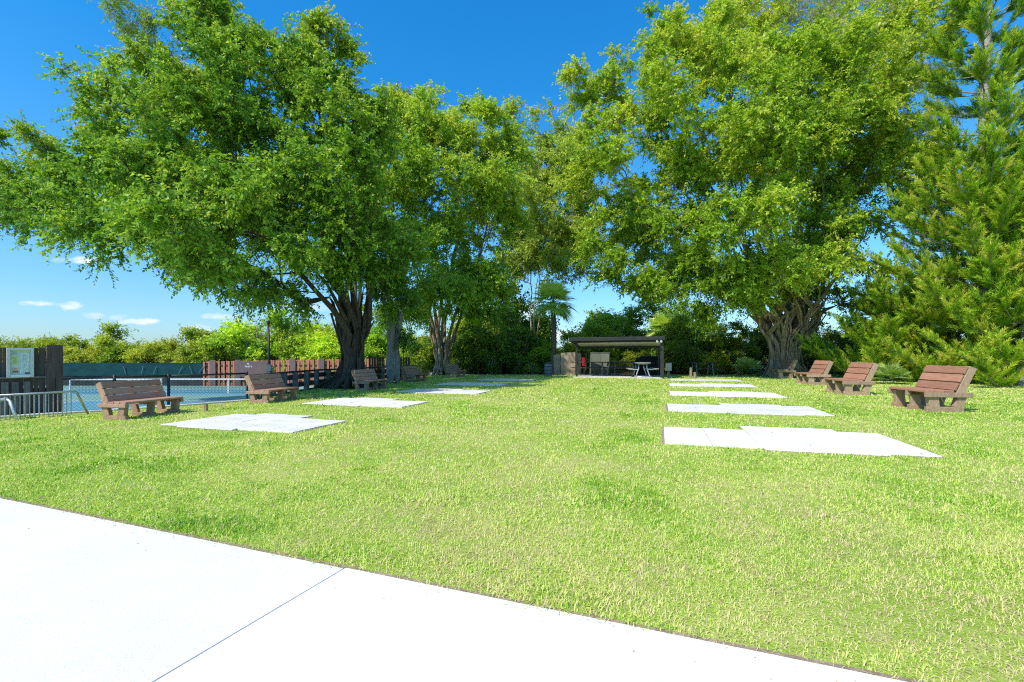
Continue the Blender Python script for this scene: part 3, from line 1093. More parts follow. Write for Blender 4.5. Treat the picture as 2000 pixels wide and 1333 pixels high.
gR = 'red brown benches in a row on the right of the lawn'
gL = 'brown benches in a row on the left of the lawn'
rl = ['nearest and largest red brown bench of the right row', 'second red brown bench of the right row, before the palmetto',
      'third red brown bench of the right row from the front', 'farthest right bench, backrest half in blue shade, at the ficus foot']
proto = make_bench('plank_bench', 0.93, 1.22, M['slat'], M['taupe'], rl[0], gR)
for i, (u, v, yaw) in enumerate(((1812, 805, 7), (1650, 772, 9), (1579, 752, 9), (1521, 739.5, 6))):
    o = proto if i == 0 else copy_tree(proto)
    o['label'] = rl[i]
    c = G(u, v)
    a = -math.radians(yaw)
    ax = np.array([-math.sin(a), math.cos(a)])
    o.location = (c[0] + ax[0] * 0.56, c[1] + ax[1] * 0.56, 0)
    o.rotation_euler = (0, 0, a)
ll = ['large sunlit brown bench at left before the steel railing', 'shaded bench with a sun streak across its back, left of the ficus',
      'bench in shade right of the big left ficus trunk', 'bench in deep shade right of the slim grey trunk',
      'small dark bench at the foot of the second ficus']
protoL = make_bench('plank_bench', 0.67, 1.28, M['slat_lifted'], M['taupe_dark'], ll[0], gL)
for i, (u, v, yaw) in enumerate(((236, 822, 11), (519, 789, 10), (716, 764, 16), (806, 747, 18), (889, 737.5, 20))):
    o = protoL if i == 0 else copy_tree(protoL)
    o['label'] = ll[i]
    c = G(u, v)
    a = math.pi - math.radians(yaw)
    ax = np.array([math.sin(math.radians(yaw)), math.cos(math.radians(yaw))])
    o.location = (c[0] + ax[0] * 0.68, c[1] + ax[1] * 0.68, 0)
    o.rotation_euler = (0, 0, a)

for u, v, hh, lb in ((402, 804, 0.19, 'short weathered wooden stake right of the large left bench'), (614, 779, 0.15, 'short wooden stake in the shade below the ficus')):
    b = MB()
    b.add([(-.03, -.03, -.05), (.03, -.03, -.05), (.03, .03, -.05), (-.03, .03, -.05), (-.028, -.028, hh), (.03, -.03, hh - .02), (.028, .03, hh - .03), (-.03, .028, hh)],
          [(0, 3, 2, 1), (4, 5, 6, 7), (0, 1, 5, 4), (1, 2, 6, 5), (2, 3, 7, 6), (3, 0, 4, 7)])
    tag(b.build('wooden_stake', M['log'], loc=tuple(G(u, v)), bevel=0.004), lb, 'stake', 'wooden stakes in the left lawn')

# ================================================================== SHELTER AND WHAT STANDS THERE
yawr = -math.radians(17)
t = empty('picnic_shelter', (3.14, 26.2, 0), yawr)
tag(t, 'open picnic shelter with flat dark metal roof at the back of the lawn', 'shelter')
WS, DS, zf, zb = 4.89, 3.3, 2.14, 1.78
b = MB()
b.add([(0, -0.02, zf), (WS, -0.02, zf + 0.03), (WS, DS, zb + 0.02), (0, DS, zb),
       (0, -0.02, zf - 0.05), (WS, -0.02, zf - 0.02), (WS, DS, zb - 0.03), (0, DS, zb - 0.05)],
      [(0, 1, 2, 3), (7, 6, 5, 4), (0, 4, 5, 1), (1, 5, 6, 2), (2, 6, 7, 3), (3, 7, 4, 0)])
b.build('roof', M['dark_bronze'], t)
b = MB()
b.bar((-0.02, -0.06, zf - 0.07), (WS + 0.02, -0.06, zf - 0.04), 0.05, 0.19)
b.bar((0.02, -0.03, zf - 0.07), (0.02, DS, zb - 0.07), 0.05, 0.16)
b.bar((WS - 0.02, -0.03, zf - 0.04), (WS - 0.02, DS, zb - 0.04), 0.05, 0.16)
b.build('fascia', M['dark_bronze'], t, bevel=0.006)
b = MB()
b.bar((0.1, 0.25, zf - 0.19), (WS - 0.1, 0.25, zf - 0.16), 0.10, 0.14)
b.build('beam', M['dark_bronze'], t, bevel=0.006)
b = MB()
b.bar((0.1, 3.0, zb - 0.11), (WS - 0.1, 3.0, zb - 0.09), 0.10, 0.13)
b.build('beam', M['dark_bronze'], t, bevel=0.006)
b = MB()
b.quad((0.1, 0.31, zf - 0.15), (0.1, 2.94, zb - 0.045), (WS - 0.1, 2.94, zb - 0.02), (WS - 0.1, 0.31, zf - 0.12))
b.build('ceiling', M['ceiling'], t)
for x, y, w, ztop in ((0.33, 0.25, 0.09, zf - 0.26), (WS - 0.12, 0.25, 0.17, zf - 0.23), (0.42, 3.0, 0.09, zb - 0.17), (WS - 0.3, 3.0, 0.10, zb - 0.15)):
    MB().box((x, y, ztop / 2), (w, w, ztop)).build('post', M['dark_bronze'], t, bevel=0.006)
for x in (WS - 0.38, WS - 0.18):
    b = MB()
    b.tube([(x, -0.10, zf - 0.19), (x + 0.02, -0.20, zf - 0.22)], [0.035, 0.06], 12)
    b.build('floodlight', M['white_paint'], t)
MB().box((WS / 2, 1.7, 0.02), (WS - 0.2, 3.1, 0.06)).build('floor_slab', M['kerb'], t, bevel=0.01)

# concrete panels left of the shelter
for (ua, ub, Yq, vt, lb) in ((1081, 1095, 30.4, 694, 'narrow mottled precast wall panel beside the palm trunk'), (1095, 1124, 30.2, 690, 'wide mottled precast wall panel behind the shelter post'),
                             (1124, 1135, 30.6, 690, 'shaded end panel of the precast wall by the red box')):
    pa, pb = PX(ua, vt, Yq), PX(ub, vt - (2 if ua < 1124 else 0), Yq)
    w = pb[0] - pa[0]
    b = MB()
    hx = w / 2
    zt0, zt1 = pa[2], pb[2]
    b.add([(-hx + .012, -.06, -.05), (hx - .012, -.06, -.05), (hx - .012, .06, -.05), (-hx + .012, .06, -.05), (-hx + .012, -.06, zt0), (hx - .012, -.06, zt1), (hx - .012, .06, zt1), (-hx + .012, .06, zt0)],
          [(0, 3, 2, 1), (4, 5, 6, 7), (0, 1, 5, 4), (1, 2, 6, 5), (2, 3, 7, 6), (3, 0, 4, 7)])
    tag(b.build('precast_panel', M['precast'], loc=((pa[0] + pb[0]) / 2, Yq, 0), bevel=0.01), lb, 'wall panel', 'precast wall panels left of the shelter')

# cabinet
p = PX(1171, 690, 30.2)
t = empty('storage_cabinet', (p[0], 30.2, 0))
tag(t, 'drab green storage cabinet with two doors under the shelter', 'cabinet')
MB().box((0, 0, p[2] / 2), (1.15, 0.5, p[2] - 0.02)).build('body', M['cabinet'], t, bevel=0.008)
for s in (-1, 1):
    d = MB().box((s * 0.283, -0.262, p[2] / 2), (0.55, 0.024, p[2] - 0.12)).build('door', M['cabinet'], t, bevel=0.005)
    MB().tube([(s * 0.05, -0.29, p[2] * 0.48), (s * 0.05, -0.29, p[2] * 0.58)], 0.012, 6).build('handle', M['steel'], d)
MB().box((0, 0, p[2] + 0.012), (1.2, 0.54, 0.04)).build('top', M['cabinet'], t, bevel=0.006)

# red extinguisher box on a post
p = PX(1141, 707, 29.5)
t = empty('extinguisher_box', (p[0], 29.5, 0))
tag(t, 'red fire extinguisher box on the wall left of the cabinet', 'extinguisher box')
MB().box((0, 0, p[2]), (0.24, 0.18, 0.5)).build('case', M['red_box'], t, bevel=0.012)
MB().box((0, -0.1, p[2] + 0.03), (0.17, 0.02, 0.34)).build('door', M['red_box'], t, bevel=0.006)
MB().box((0, 0.02, (p[2] - 0.25) / 2), (0.07, 0.07, p[2] - 0.25)).build('post', M['dark_bronze'], t)

# litter bin
p = G(1071, 735.5)
t = empty('litter_bin', p)
tag(t, 'grey blue barrel litter bin at the foot of the palm', 'bin')
MB().lathe([(0.19, 0), (0.215, 0.05), (0.225, 0.35), (0.215, 0.66), (0.19, 0.70)], 20).build('barrel', M['bin'], t, smooth=True)
b = MB()
for z_ in (0.16, 0.36, 0.56):
    b.lathe([(0.2, z_ - 0.02), (0.232, z_ - 0.02), (0.232, z_ + 0.03), (0.2, z_ + 0.03)], 20)
b.build('band', M['bin_band'], t)
MB().lathe([(0.2, 0.70), (0.2, 0.74), (0.10, 0.80), (0.03, 0.81)], 20).build('lid', M['bin_band'], t, smooth=True)


# picnic tables
def make_table(top_m, frame_m, label, L=1.9):
    t = empty('picnic_table')
    tag(t, label, 'picnic table', 'picnic tables under the shelter')
    b = MB()
    for k in range(3):
        b.box((0, (k - 1) * 0.25, 0.76), (L, 0.235, 0.045))
    b.build('table_top', top_m, t, bevel=0.006)
    for s in (-1, 1):
        b = MB()
        for k in range(1):
            b.box((0, s * 0.66, 0.45), (L, 0.26, 0.04))
        b.build('seat', top_m, t, bevel=0.006)
    for s in (-1, 1):
        x = s * L * 0.34
        b = MB()
        for q in (-1, 1):
            b.tube([(x, q * 0.42, 0.03), (x, q * 0.34, 0.10), (x, q * 0.22, 0.45), (x, q * 0.20, 0.735)], 0.03, 8)
            b.tube([(x, q * 0.2, 0.40), (x, q * 0.74, 0.415)], 0.026, 8)
        b.tube([(x, -0.45, 0.03), (x, 0.45, 0.03)], 0.026, 8)
        b.tube([(x, -0.3, 0.715), (x, 0.3, 0.715)], 0.026, 8)
        b.build('leg_frame', frame_m, t, smooth=True)
    return t


tb = make_table(M['table_top'], M['alu'], 'pale picnic table with white tube legs by the right shelter post')
c = G(1268, 739.0)
tb.location = (c[0] - 0.25, 26.3, 0.05)
tb.rotation_euler = (0, 0, math.radians(82))
lab = ['long dark topped picnic table left under the shelter', 'long dark topped picnic table in the middle under the shelter', 'dark topped picnic table at the back of the shelter']
pt = make_table(M['table_brown'], M['steel'], lab[0], 2.1)
for i, (u, Yq, rz) in enumerate(((1152, 27.9, -14), (1212, 27.6, -18), (1225, 29.3, -15))):
    o = pt if i == 0 else copy_tree(pt)
    o['label'] = lab[i]
    o.location = ((u - 1000) / F * Yq, Yq, 0.05)
    o.rotation_euler = (0, 0, math.radians(rz))

# black covered grill
p = G(1279, 737)
t = empty('covered_grill', (p[0] + 0.1, 28.4, 0.05))
tag(t, 'large black covered barbecue at the right of the shelter', 'barbecue')
b = MB()
rg = np.random.default_rng(5)
prof = [(0.62, 0.0), (0.64, 0.35), (0.66, 0.72), (0.58, 0.98), (0.36, 1.10), (0.05, 1.12)]
vs, fs = [], []
nn = 28
for r_, z_ in prof:
    for k in range(nn):
        a = 2 * math.pi * k / nn
        sq = 1 / max(abs(math.cos(a)), abs(math.sin(a))) ** 0.75
        w = 1 + 0.035 * math.sin(a * 7 + z_ * 6)
        vs.append((r_ * math.cos(a) * sq * w * 1.25, r_ * math.sin(a) * sq * w * 0.55, z_))
for i in range(len(prof) - 1):
    for k in range(nn):
        fs.append((i * nn + k, i * nn + (k + 1) % nn, (i + 1) * nn + (k + 1) % nn, (i + 1) * nn + k))
fs.append(tuple(range((len(prof) - 1) * nn, len(prof) * nn)))
b.add(vs, fs).build('cover', M['cover'], t, smooth=True)
for s in (-1, 1):
    MB().tube([(s * 0.95, -0.1, 0.78), (s * 0.95, 0.1, 0.78)], 0.03, 8).build('handle', M['black_metal'], t)

# utility box on a post right of the shelter
p = PX(1306, 717, 25.6)
t = empty('utility_box', (p[0], 25.6, 0))
tag(t, 'grey utility box on a post right of the shelter', 'utility box')
MB().box((0, 0, p[2]), (0.27, 0.16, 0.42)).build('case', M['util'], t, bevel=0.012)
MB().box((0, -0.09, p[2]), (0.21, 0.02, 0.34)).build('door', M['util'], t, bevel=0.005)
MB().box((0, 0.03, (p[2] - 0.21) / 2), (0.09, 0.09, p[2] - 0.21)).build('post', M['grey_post'], t)

# old table and posts in the thicket edge
o = make_table(M['table_brown'], M['util'], 'weathered grey picnic table in the thicket right of the shelter', 1.5)
o.location = ((1372 - 1000) / F * 28.6, 28.6, 0)
o.rotation_euler = (0, 0, 0.15)
o['group'] = 'old table in the thicket'
for u, v, hh, lb in ((1349, 738, 0.55, 'cut wooden post left of the old grey table'), (1357, 738, 0.3, 'low cut stump beside the old grey table')):
    b = MB()
    b.tube([(0, 0, -0.05), (0.01, 0, hh * 0.5), (0.0, 0.01, hh)], [0.085, 0.075, 0.07], 10)
    tag(b.build('wood_post', M['log'], loc=tuple(G(u, v)), smooth=False), lb, 'post')

# ================================================================== TREES
rT = lambda **k: (lambda rng: trunk_bundle(rng, **k))
b1 = G(688, 757)
L1 = [LB(440, 265, 18.3, 220, 165, 3.0), LB(620, 275, 18.5, 160, 160, 2.8), LB(265, 265, 19.5, 90, 120, 1.6), LB(120, 410, 20.5, 120, 65, 2.6),
      LB(15, 325, 21.5, 60, 85, 2.2), LB(300, 430, 18.0, 200, 80, 3.4), LB(545, 465, 16.8, 210, 90, 4.0), LB(690, 480, 17.5, 115, 95, 3.4),
      LB(440, 95, 18.5, 50, 75, 1.6, 1.5), LB(640, 115, 19.0, 45, 80, 1.5, 1.5), LB(240, 165, 19.5, 32, 45, 1.2, 1.2), LB(560, 125, 19.0, 50, 55, 1.5), LB(500, 90, 18.5, 35, 60, 1.3, 1.3),
      LB(530, 560, 17.5, 100, 32, 2.0), LB(740, 225, 20.5, 50, 70, 1.8, 1.2), LB(340, 165, 19, 70, 55, 1.8), LB(600, 370, 14.5, 170, 95, 2.0, .8), LB(370, 345, 14.8, 180, 95, 2.0, .8),
      LB(345, 430, 12.6, 140, 55, 1.5, .9), LB(490, 480, 12.8, 130, 55, 1.6, .9), LB(610, 545, 18.5, 100, 28, 2.0, .5), LB(500, 350, 22.5, 210, 130, 2.8, .5), LB(735, 545, 19, 50, 36, 1.6, .7)]
make_tree('ficus_tree', b1, L1, 1450, 'huge spreading ficus at left, its root flare beside the benches', 'tree', M['bark_shaded'], M['leaf_ficus'],
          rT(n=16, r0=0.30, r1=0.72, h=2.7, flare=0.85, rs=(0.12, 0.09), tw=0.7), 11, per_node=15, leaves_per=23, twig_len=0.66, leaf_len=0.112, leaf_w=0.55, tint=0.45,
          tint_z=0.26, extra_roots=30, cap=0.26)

b2 = G(862, 732)
L2 = [LB(885, 320, 27.5, 110, 150, 3.6), LB(815, 420, 27, 90, 110, 3.2), LB(945, 460, 28, 95, 120, 3.4), LB(890, 565, 27, 90, 45, 3), LB(850, 235, 28, 38, 55, 1.4, 1.4), LB(790, 260, 28, 45, 70, 2), LB(760, 380, 27, 45, 90, 2), LB(985, 330, 29, 45, 60, 2),
      LB(930, 245, 28, 38, 50, 1.4, 1.3), LB(970, 300, 28.5, 40, 70, 2), LB(790, 300, 28, 60, 100, 2.4), LB(955, 555, 28, 45, 50, 2.4), LB(985, 400, 29, 45, 60, 2), LB(940, 590, 27, 70, 40, 2.2), LB(800, 600, 27, 60, 40, 2)]
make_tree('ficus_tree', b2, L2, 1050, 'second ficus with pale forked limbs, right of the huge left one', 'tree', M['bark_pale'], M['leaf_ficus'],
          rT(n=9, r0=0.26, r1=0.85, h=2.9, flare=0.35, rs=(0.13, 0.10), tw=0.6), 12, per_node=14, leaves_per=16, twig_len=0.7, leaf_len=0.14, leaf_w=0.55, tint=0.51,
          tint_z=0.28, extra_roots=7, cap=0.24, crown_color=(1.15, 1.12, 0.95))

b2b = G(766, 748.5)
make_tree('slim_tree', b2b, [LB(770, 590, 21, 55, 55, 1.5), LB(745, 540, 21, 60, 50, 1.6), LB(800, 520, 21.5, 50, 60, 1.6), LB(770, 450, 21, 60, 60, 1.6), LB(785, 640, 21, 45, 30, 1.0)], 130,
          'slim grey trunked tree between the two left ficuses', 'tree', M['bark_grey'], M['leaf_ficus'],
          rT(n=3, r0=0.14, r1=0.42, h=3.0, flare=0.12, rs=(0.2, 0.12)), 13, per_node=8, leaves_per=13, twig_len=0.55, leaf_len=0.13, leaf_w=0.5, tint=0.38, cap=0.12)

b4 = G(1533, 736.5)
L4 = [LB(1470, 250, 27, 215, 200, 6.2), LB(1270, 310, 27, 130, 165, 4.6), LB(1340, 150, 27.5, 125, 115, 4.2), LB(1610, 210, 27, 180, 190, 5.4), LB(1700, 350, 28, 115, 180, 4.2),
      LB(1290, 470, 26, 150, 85, 4.0), LB(1205, 520, 26.5, 75, 55, 2.4), LB(1470, 470, 24.5, 170, 95, 3.6, .8), LB(1650, 500, 26.5, 140, 95, 4.2), LB(1500, 40, 28, 150, 80, 4),
      LB(1390, 30, 28, 70, 60, 2.4, 1.2), LB(1360, 545, 25.5, 90, 45, 2.2), LB(1240, 535, 26, 65, 42, 2.2), LB(1460, 560, 24.5, 75, 32, 1.4, 1.2), LB(1580, 555, 25.0, 75, 34, 1.5, 1.2), LB(1540, 500, 24, 70, 40, 1.5), LB(1290, 555, 26.5, 50, 30, 1.5), LB(1180, 160, 27, 55, 45, 1.8, 1.2), LB(1160, 400, 27, 55, 90, 2.4), LB(1660, 590, 27, 80, 40, 2.0), LB(1510, 540, 23.6, 60, 40, 1.2),
      LB(1400, 600, 26.5, 70, 35, 1.6), LB(1700, 90, 29, 90, 80, 3), LB(1500, 330, 23, 180, 140, 2.4, .6)]
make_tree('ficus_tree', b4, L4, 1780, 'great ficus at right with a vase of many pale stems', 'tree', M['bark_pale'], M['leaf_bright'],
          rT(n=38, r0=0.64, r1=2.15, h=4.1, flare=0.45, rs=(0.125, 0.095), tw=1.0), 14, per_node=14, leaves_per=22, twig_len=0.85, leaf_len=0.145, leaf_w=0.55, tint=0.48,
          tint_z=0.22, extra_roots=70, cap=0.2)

# feathery pale trees behind
b3 = np.array([1.6, 36.0, 0])
make_tree('feathery_tree', b3, [LB(1045, 300, 36, 45, 90, 2.6), LB(1090, 340, 36, 55, 100, 2.6), LB(1010, 430, 36, 70, 90, 3), LB(1090, 480, 36, 80, 70, 3), LB(1000, 240, 36, 25, 45, 1.2, 1.4), LB(990, 540, 38, 40, 40, 2.4),
                                LB(1130, 260, 37, 40, 60, 2), LB(1060, 400, 36, 80, 80, 2.5), LB(1120, 420, 36, 50, 90, 2.5), LB(1040, 470, 37, 70, 50, 2.5), LB(1120, 490, 38, 40, 45, 2.4), LB(1060, 260, 37, 40, 60, 2)], 900,
          'pale feathery tree in the gap between the ficuses', 'tree', M['twig_pale'], M['leaf_pale'],
          rT(n=3, r0=0.12, r1=0.5, h=3.5, flare=0.1, rs=(0.07, 0.05)), 15, per_node=10, leaves_per=13, twig_len=0.8, leaf_len=0.19, leaf_w=0.42, tint=0.42, tint_z=0.2, cap=0.14, droop=0.6,
          crown_color=(1.45, 1.5, 1.0))
b5 = np.array([19.4, 34.0, 0])
make_tree('feathery_tree', b5, [LB(1640, 120, 34, 170, 110, 3.5), LB(1560, 60, 34, 130, 80, 3), LB(1740, 60, 34, 80, 60, 2.6), LB(1740, 210, 34, 90, 90, 3), LB(1460, 40, 35, 80, 60, 2.4), LB(1800, 300, 33, 60, 90, 2), LB(1640, 0, 34, 160, 60, 3)], 520,
          'tall pale wispy tree leaning behind the right ficus top', 'tree', M['twig_pale'], M['leaf_pale'],
          rT(n=3, r0=0.2, r1=0.9, h=9, flare=0.1, rs=(0.22, 0.16), lean=(0.4, 0)), 16, per_node=8, leaves_per=14, twig_len=1.0, leaf_len=0.22, leaf_w=0.22, tint=0.6, tint_z=0.2, cap=0.2, droop=0.8)

b6 = G(300, 700) * 0 + np.array([-16.6, 24.5, LOW])
make_tree('pale_tree', np.array([-10.4, 32.5, LOW]), [LB(265, 60, 32, 40, 60, 1.8), LB(290, 110, 32, 40, 50, 1.8), LB(240, 20, 32, 25, 30, 1.2), LB(770, 180, 32, 40, 60, 2), LB(790, 230, 32, 40, 60, 2)], 160,
          'pale thin topped tree rising behind the huge left ficus', 'tree', M['twig_pale'], M['leaf_pale'],
          rT(n=2, r0=0.2, r1=0.8, h=10, flare=0.1, rs=(0.2, 0.14)), 17, per_node=7, leaves_per=11, twig_len=0.9, leaf_len=0.2, leaf_w=0.3, tint=0.5, cap=0.16, droop=0.5,
          crown_color=(0.8, 0.95, 0.75))


# pine
def make_pine(base, label, height, seed, rbase=0.3):
    rng = np.random.default_rng(seed)
    t = empty('araucaria_pine', base)
    tag(t, label, 'pine tree')
    tz = np.linspace(0, height, 26)
    cx = 0.045 * tz + 0.10 * np.sin(tz * 0.35)
    tp = np.stack([cx, 0.05 * np.sin(tz * 0.5), tz - 0.1], 1)
    VS, FS, off = [], [], 0
    v, f = tube_arrays(tp, rbase * (1 - 0.8 * tz / height) * (1 + 0.05 * rng.normal(size=26)) + 0.02, 12)
    VS.append(v); FS.append(f); off += len(v)
    trunk = (VS[0], FS[0])
    BV, BF, boff = [], [], 0
    NP, ND, NL, NT_ = [], [], [], []
    z = 0.45
    while z < height - 0.8:
        u = z / height
        nb = int(rng.integers(5, 8)) + (0 if z < 9 else -1)
        a0 = rng.random() * 6.28
        Lb = (3.7 * (1 - u) ** 0.8 + 0.8) * (1.0 if z > 3 else 0.85)
        for k in range(nb):
            a = a0 + 6.28 * k / nb + rng.normal() * 0.15
            ll = Lb * (0.7 + 0.45 * rng.random())
            el = 0.05 + 0.32 * u + rng.normal() * 0.08
            s = np.linspace(0, 1, 9)
            dirh = np.array([math.cos(a), math.sin(a), 0])
            x0 = np.array([np.interp(z, tz, tp[:, 0]), np.interp(z, tz, tp[:, 1]), z])
            bpts = x0 + dirh * (ll * s * math.cos(el))[:, None] + np.array([0, 0, 1]) * (ll * (math.sin(el) * s - 0.18 * np.sin(s * 3.0) * (1 - u) + 0.20 * s ** 2.2))[:, None]
            v, f = tube_arrays(bpts, 0.035 * (1 - 0.75 * s) * (0.6 + 0.6 * (1 - u)) + 0.006, 5)
            BV.append(v); BF.append(f + boff); boff += len(v)
            # branchlets on both sides of the outer part
            nbl = int(11 + 9.5 * ll)
            sidev = np.array([-math.sin(a), math.cos(a), 0])
            for q in range(nbl):
                s0 = 0.12 if z < 9 else 0.36
                sq = s0 + (1 - s0) * (q + rng.random() * 0.6) / nbl
                p0 = np.array([np.interp(sq, s, bpts[:, i]) for i in range(3)])
                sg = 1 if q % 2 else -1
                bl = (0.34 + 0.52 * math.sin(min(1.0, (1.08 - sq) * 1.6) * 1.5)) * (0.75 + 0.5 * rng.random())
                d = unit(dirh * (0.75 + 0.3 * rng.normal()) + sidev * sg * (0.55 + 0.45 * rng.normal()) + np.array([0, 0, 0.85 + 0.35 * rng.normal()]))
                bt = 0.15 * rng.normal()
                m = int((115 if z < 9 else 90) * bl) + 12
                tt = rng.random(m)
                pp = p0 + d * (bl * tt)[:, None] + np.array([0, 0, 0.10]) * (bl * tt ** 2)[:, None]
                rad = rng.normal(size=(m, 3))
                rad -= d * (rad @ d)[:, None]
                rad = unit(rad)
                NP.append(pp)
                ND.append(unit(d * 1.0 + rad * 0.7 + np.array([0, 0, 0.12])))
                NL.append(np.full(m, 0.175) * (0.7 + 0.6 * rng.random(m)))
                NT_.append(np.full(m, 0.50 + 0.15 * rng.normal() + 0.30 * (0.5 - u)) + bt + 0.3 * (tt - 0.5) + 0.12 * rng.normal(size=m))
        z += (0.5 if z < 9 else 0.75) + 0.26 * rng.random()
    np_mesh('trunk', *trunk, M['bark_pine'], t, smooth=True)
    np_mesh('branches', np.concatenate(BV), np.concatenate(BF), M['bark_pine'], t, smooth=True)
    P_, D_, L_, T_ = map(np.concatenate, (NP, ND, NL, NT_))
    V, Q = leaf_quads(P_, D_, unit(np.array([0, 0, 1.0]) + rng.normal(size=P_.shape) * 0.6), L_, np.full(len(L_), 0.022), 0.03)
    np_mesh('crown', V, Q, M['needle'], t, tint=T_)
    return t


make_pine(np.array([20.55, 21.5, 0]), 'tall araucaria pine with pale bare upper trunk at the right edge', 21, 21, 0.31)
make_pine(np.array([26.8, 24.5, 0]), 'second dense pine half out of frame beyond the tall one', 14, 22, 0.26)
make_pine(np.array([20.4, 19.4, 0]), 'young bright pine low at the right edge behind the nearest bench', 5.0, 23, 0.10)
make_pine(np.array([18.6, 23.6, 0]), 'young bright pine low behind the palmetto', 4.4, 24, 0.10)


# fan palms
def fan_palm(base, hgt, crown_r, label, seed, nfr=34, trunk_r=0.17, name='cabbage_palm', up_min=-0.7, group=None, tint=0.45):
    rng = np.random.default_rng(seed)
    t = empty(name, base)
    tag(t, label, 'palm tree' if hgt > 0.6 else 'palmetto', group)
    if hgt > 0.6:
        zz = np.linspace(0, hgt, 30)
        rr = trunk_r * (1 + 0.25 * np.exp(-zz * 2.5)) * (1 + 0.07 * (np.arange(30) % 2))
        v, f = tube_arrays(np.stack([0.1 * np.sin(zz * 0.6), 0.05 * zz / hgt, zz - 0.05], 1), rr, 14)
        np_mesh('trunk', v, f, M['bark_palm'], t)
    top = np.array([0.1 * math.sin(hgt * 0.6), 0.05, hgt])
    LV, LQ, LT, off = [], [], [], 0
    SV, SF, so = [], [], 0
    for k in range(nfr):
        a = 2.4 * k + rng.random() * 0.5
        el = up_min + (1.45 - up_min) * ((k + 0.5) / nfr) ** 0.8
        dh = np.array([math.cos(a), math.sin(a), 0])
        d = dh * math.cos(el) + np.array([0, 0, math.sin(el)])
        pl = crown_r * (0.42 + 0.1 * rng.random())
        s = np.linspace(0, 1, 5)
        pet = top + d * (pl * s)[:, None] - np.array([0, 0, 0.15 * pl]) * (s ** 2)[:, None]
        v, f = tube_arrays(pet, np.full(5, 0.013), 4)
        SV.append(v); SF.append(f + so); so += len(v)
        tip = pet[-1]
        fw = unit(pet[-1] - pet[-2])
        sd = unit(np.cross(fw, np.array([0, 0, 1.0])) + 1e-6)
        nm = np.cross(sd, fw)
        nl = 26
        th = np.linspace(-2.0, 2.0, nl)
        fl = crown_r * 0.62 * (0.85 + 0.25 * rng.random())
        for q in th:
            dd = unit(fw * math.cos(q) + sd * math.sin(q) + nm * (-0.18 + 0.25 * abs(math.sin(q))))
            ln = fl * (0.72 + 0.28 * math.cos(q * 0.7)) * (0.9 + 0.2 * rng.random())
            w = crown_r * 0.030
            ws = unit(np.cross(dd, nm)) * w
            m1 = tip + dd * ln * 0.55
            e1 = tip + dd * ln - np.array([0, 0, 0.16 * ln])
            pts = [tip, m1 + ws, e1, m1 - ws]
            LV.append(np.array(pts)); LQ.append(np.array([[0, 1, 2, 3]]) + off); off += 4
            LT.append(tint + 0.25 * math.sin(el) + 0.12 * rng.normal())
    V = np.concatenate(LV)
    np_mesh('crown', V, np.concatenate(LQ), M['palm_leaf'], t, tint=np.array(LT)).color = (1.35, 1.45, 1.2, 1) if hgt > 0.6 else (1, 1, 1, 1)
    np_mesh('frond_stems', np.concatenate(SV), np.concatenate(SF), M['palm_leaf'], t)
    return t


pc = PX(1082, 592, 31.5)
fan_palm((pc[0] - 0.1, 31.5, 0), pc[2], 1.75, 'fan palm with brown trunk left of the shelter', 31, 30, 0.16, tint=0.78, up_min=-0.55)
pc = PX(1292, 640, 36)
fan_palm((pc[0], 36, 0), pc[2] - 0.1, 1.5, 'smaller fan palm top showing over the shelter roof', 32, 26, 0.15, tint=0.8)
pg = 'palmettos at the thicket foot behind the right benches'
pl_ = ['blue green palmetto between the two nearest right benches', 'palmetto right of the great ficus trunk', 'palmetto left of the great ficus trunk', 'palmetto behind the third right bench']
for i, (u, Yq, r_) in enumerate(((1742, 20.6, 0.95), (1610, 27.5, 1.0), (1462, 28.5, 1.15), (1690, 25.5, 0.9))):
    fan_palm(((u - 1000) / F * Yq, Yq, 0), 0.15, r_, pl_[i], 40 + i, 14, 0.1, 'palmetto', 0.15, pg)


# ================================================================== SHRUBS
def shrub_proto(seed, w, h, n_pts, leaf_len, tint, per=7, lp=12, name='shrub'):
    lobes = []
    rng = np.random.default_rng(seed)
    for k in range(8):
        a = rng.random() * 6.28
        q = w * 0.62 * rng.random() ** 0.5
        lobes.append((math.cos(a) * q, math.sin(a) * q, h * (0.25 + 0.62 * rng.random() ** 1.2), w * (0.2 + 0.25 * rng.random()), w * (0.2 + 0.25 * rng.random()), h * (0.12 + 0.14 * rng.random())))
    lobes.append((0, 0, h * 0.28, w * 0.8, w * 0.8, h * 0.26, 0.6))
    return make_tree(name, (0, 0, 0), lobes, n_pts, 'x', 'shrub', M['bark_grey'], M['leaf_shrub'],
                     rT(n=6, r0=0.12, r1=0.5 * w, h=h * 0.35, flare=0.08, rs=(0.05, 0.04), tw=0.8), seed, per_node=per, leaves_per=lp, twig_len=0.72, leaf_len=leaf_len, leaf_w=0.5,
                     tint=tint, tint_z=0.35, cap=0.06, shell=0.25)


protos = [shrub_proto(51, 2.0, 4.2, 110, 0.17, 0.46), shrub_proto(52, 2.3, 3.6, 120, 0.16, 0.5), shrub_proto(53, 1.7, 4.6, 100, 0.18, 0.42), shrub_proto(54, 2.1, 3.0, 110, 0.15, 0.5)]
used = [False] * 4
rs_ = random.Random(99)


def put_shrub(x, y, z, sc, colr, label, group, name='shrub', k=None, sz=1.0):
    k = rs_.randrange(4) if k is None else k
    o = protos[k] if not used[k] else copy_tree(protos[k])
    used[k] = True
    o.name = name
    o.location = (x, y, z)
    o.rotation_euler = (0, 0, rs_.random() * 6.28)
    o.scale = (sc, sc, sc * sz)
    o['label'] = label
    o['group'] = group
    for ch in o.children:
        if ch.name.startswith('crown'):
            ch.color = (*colr, 1)
    return o


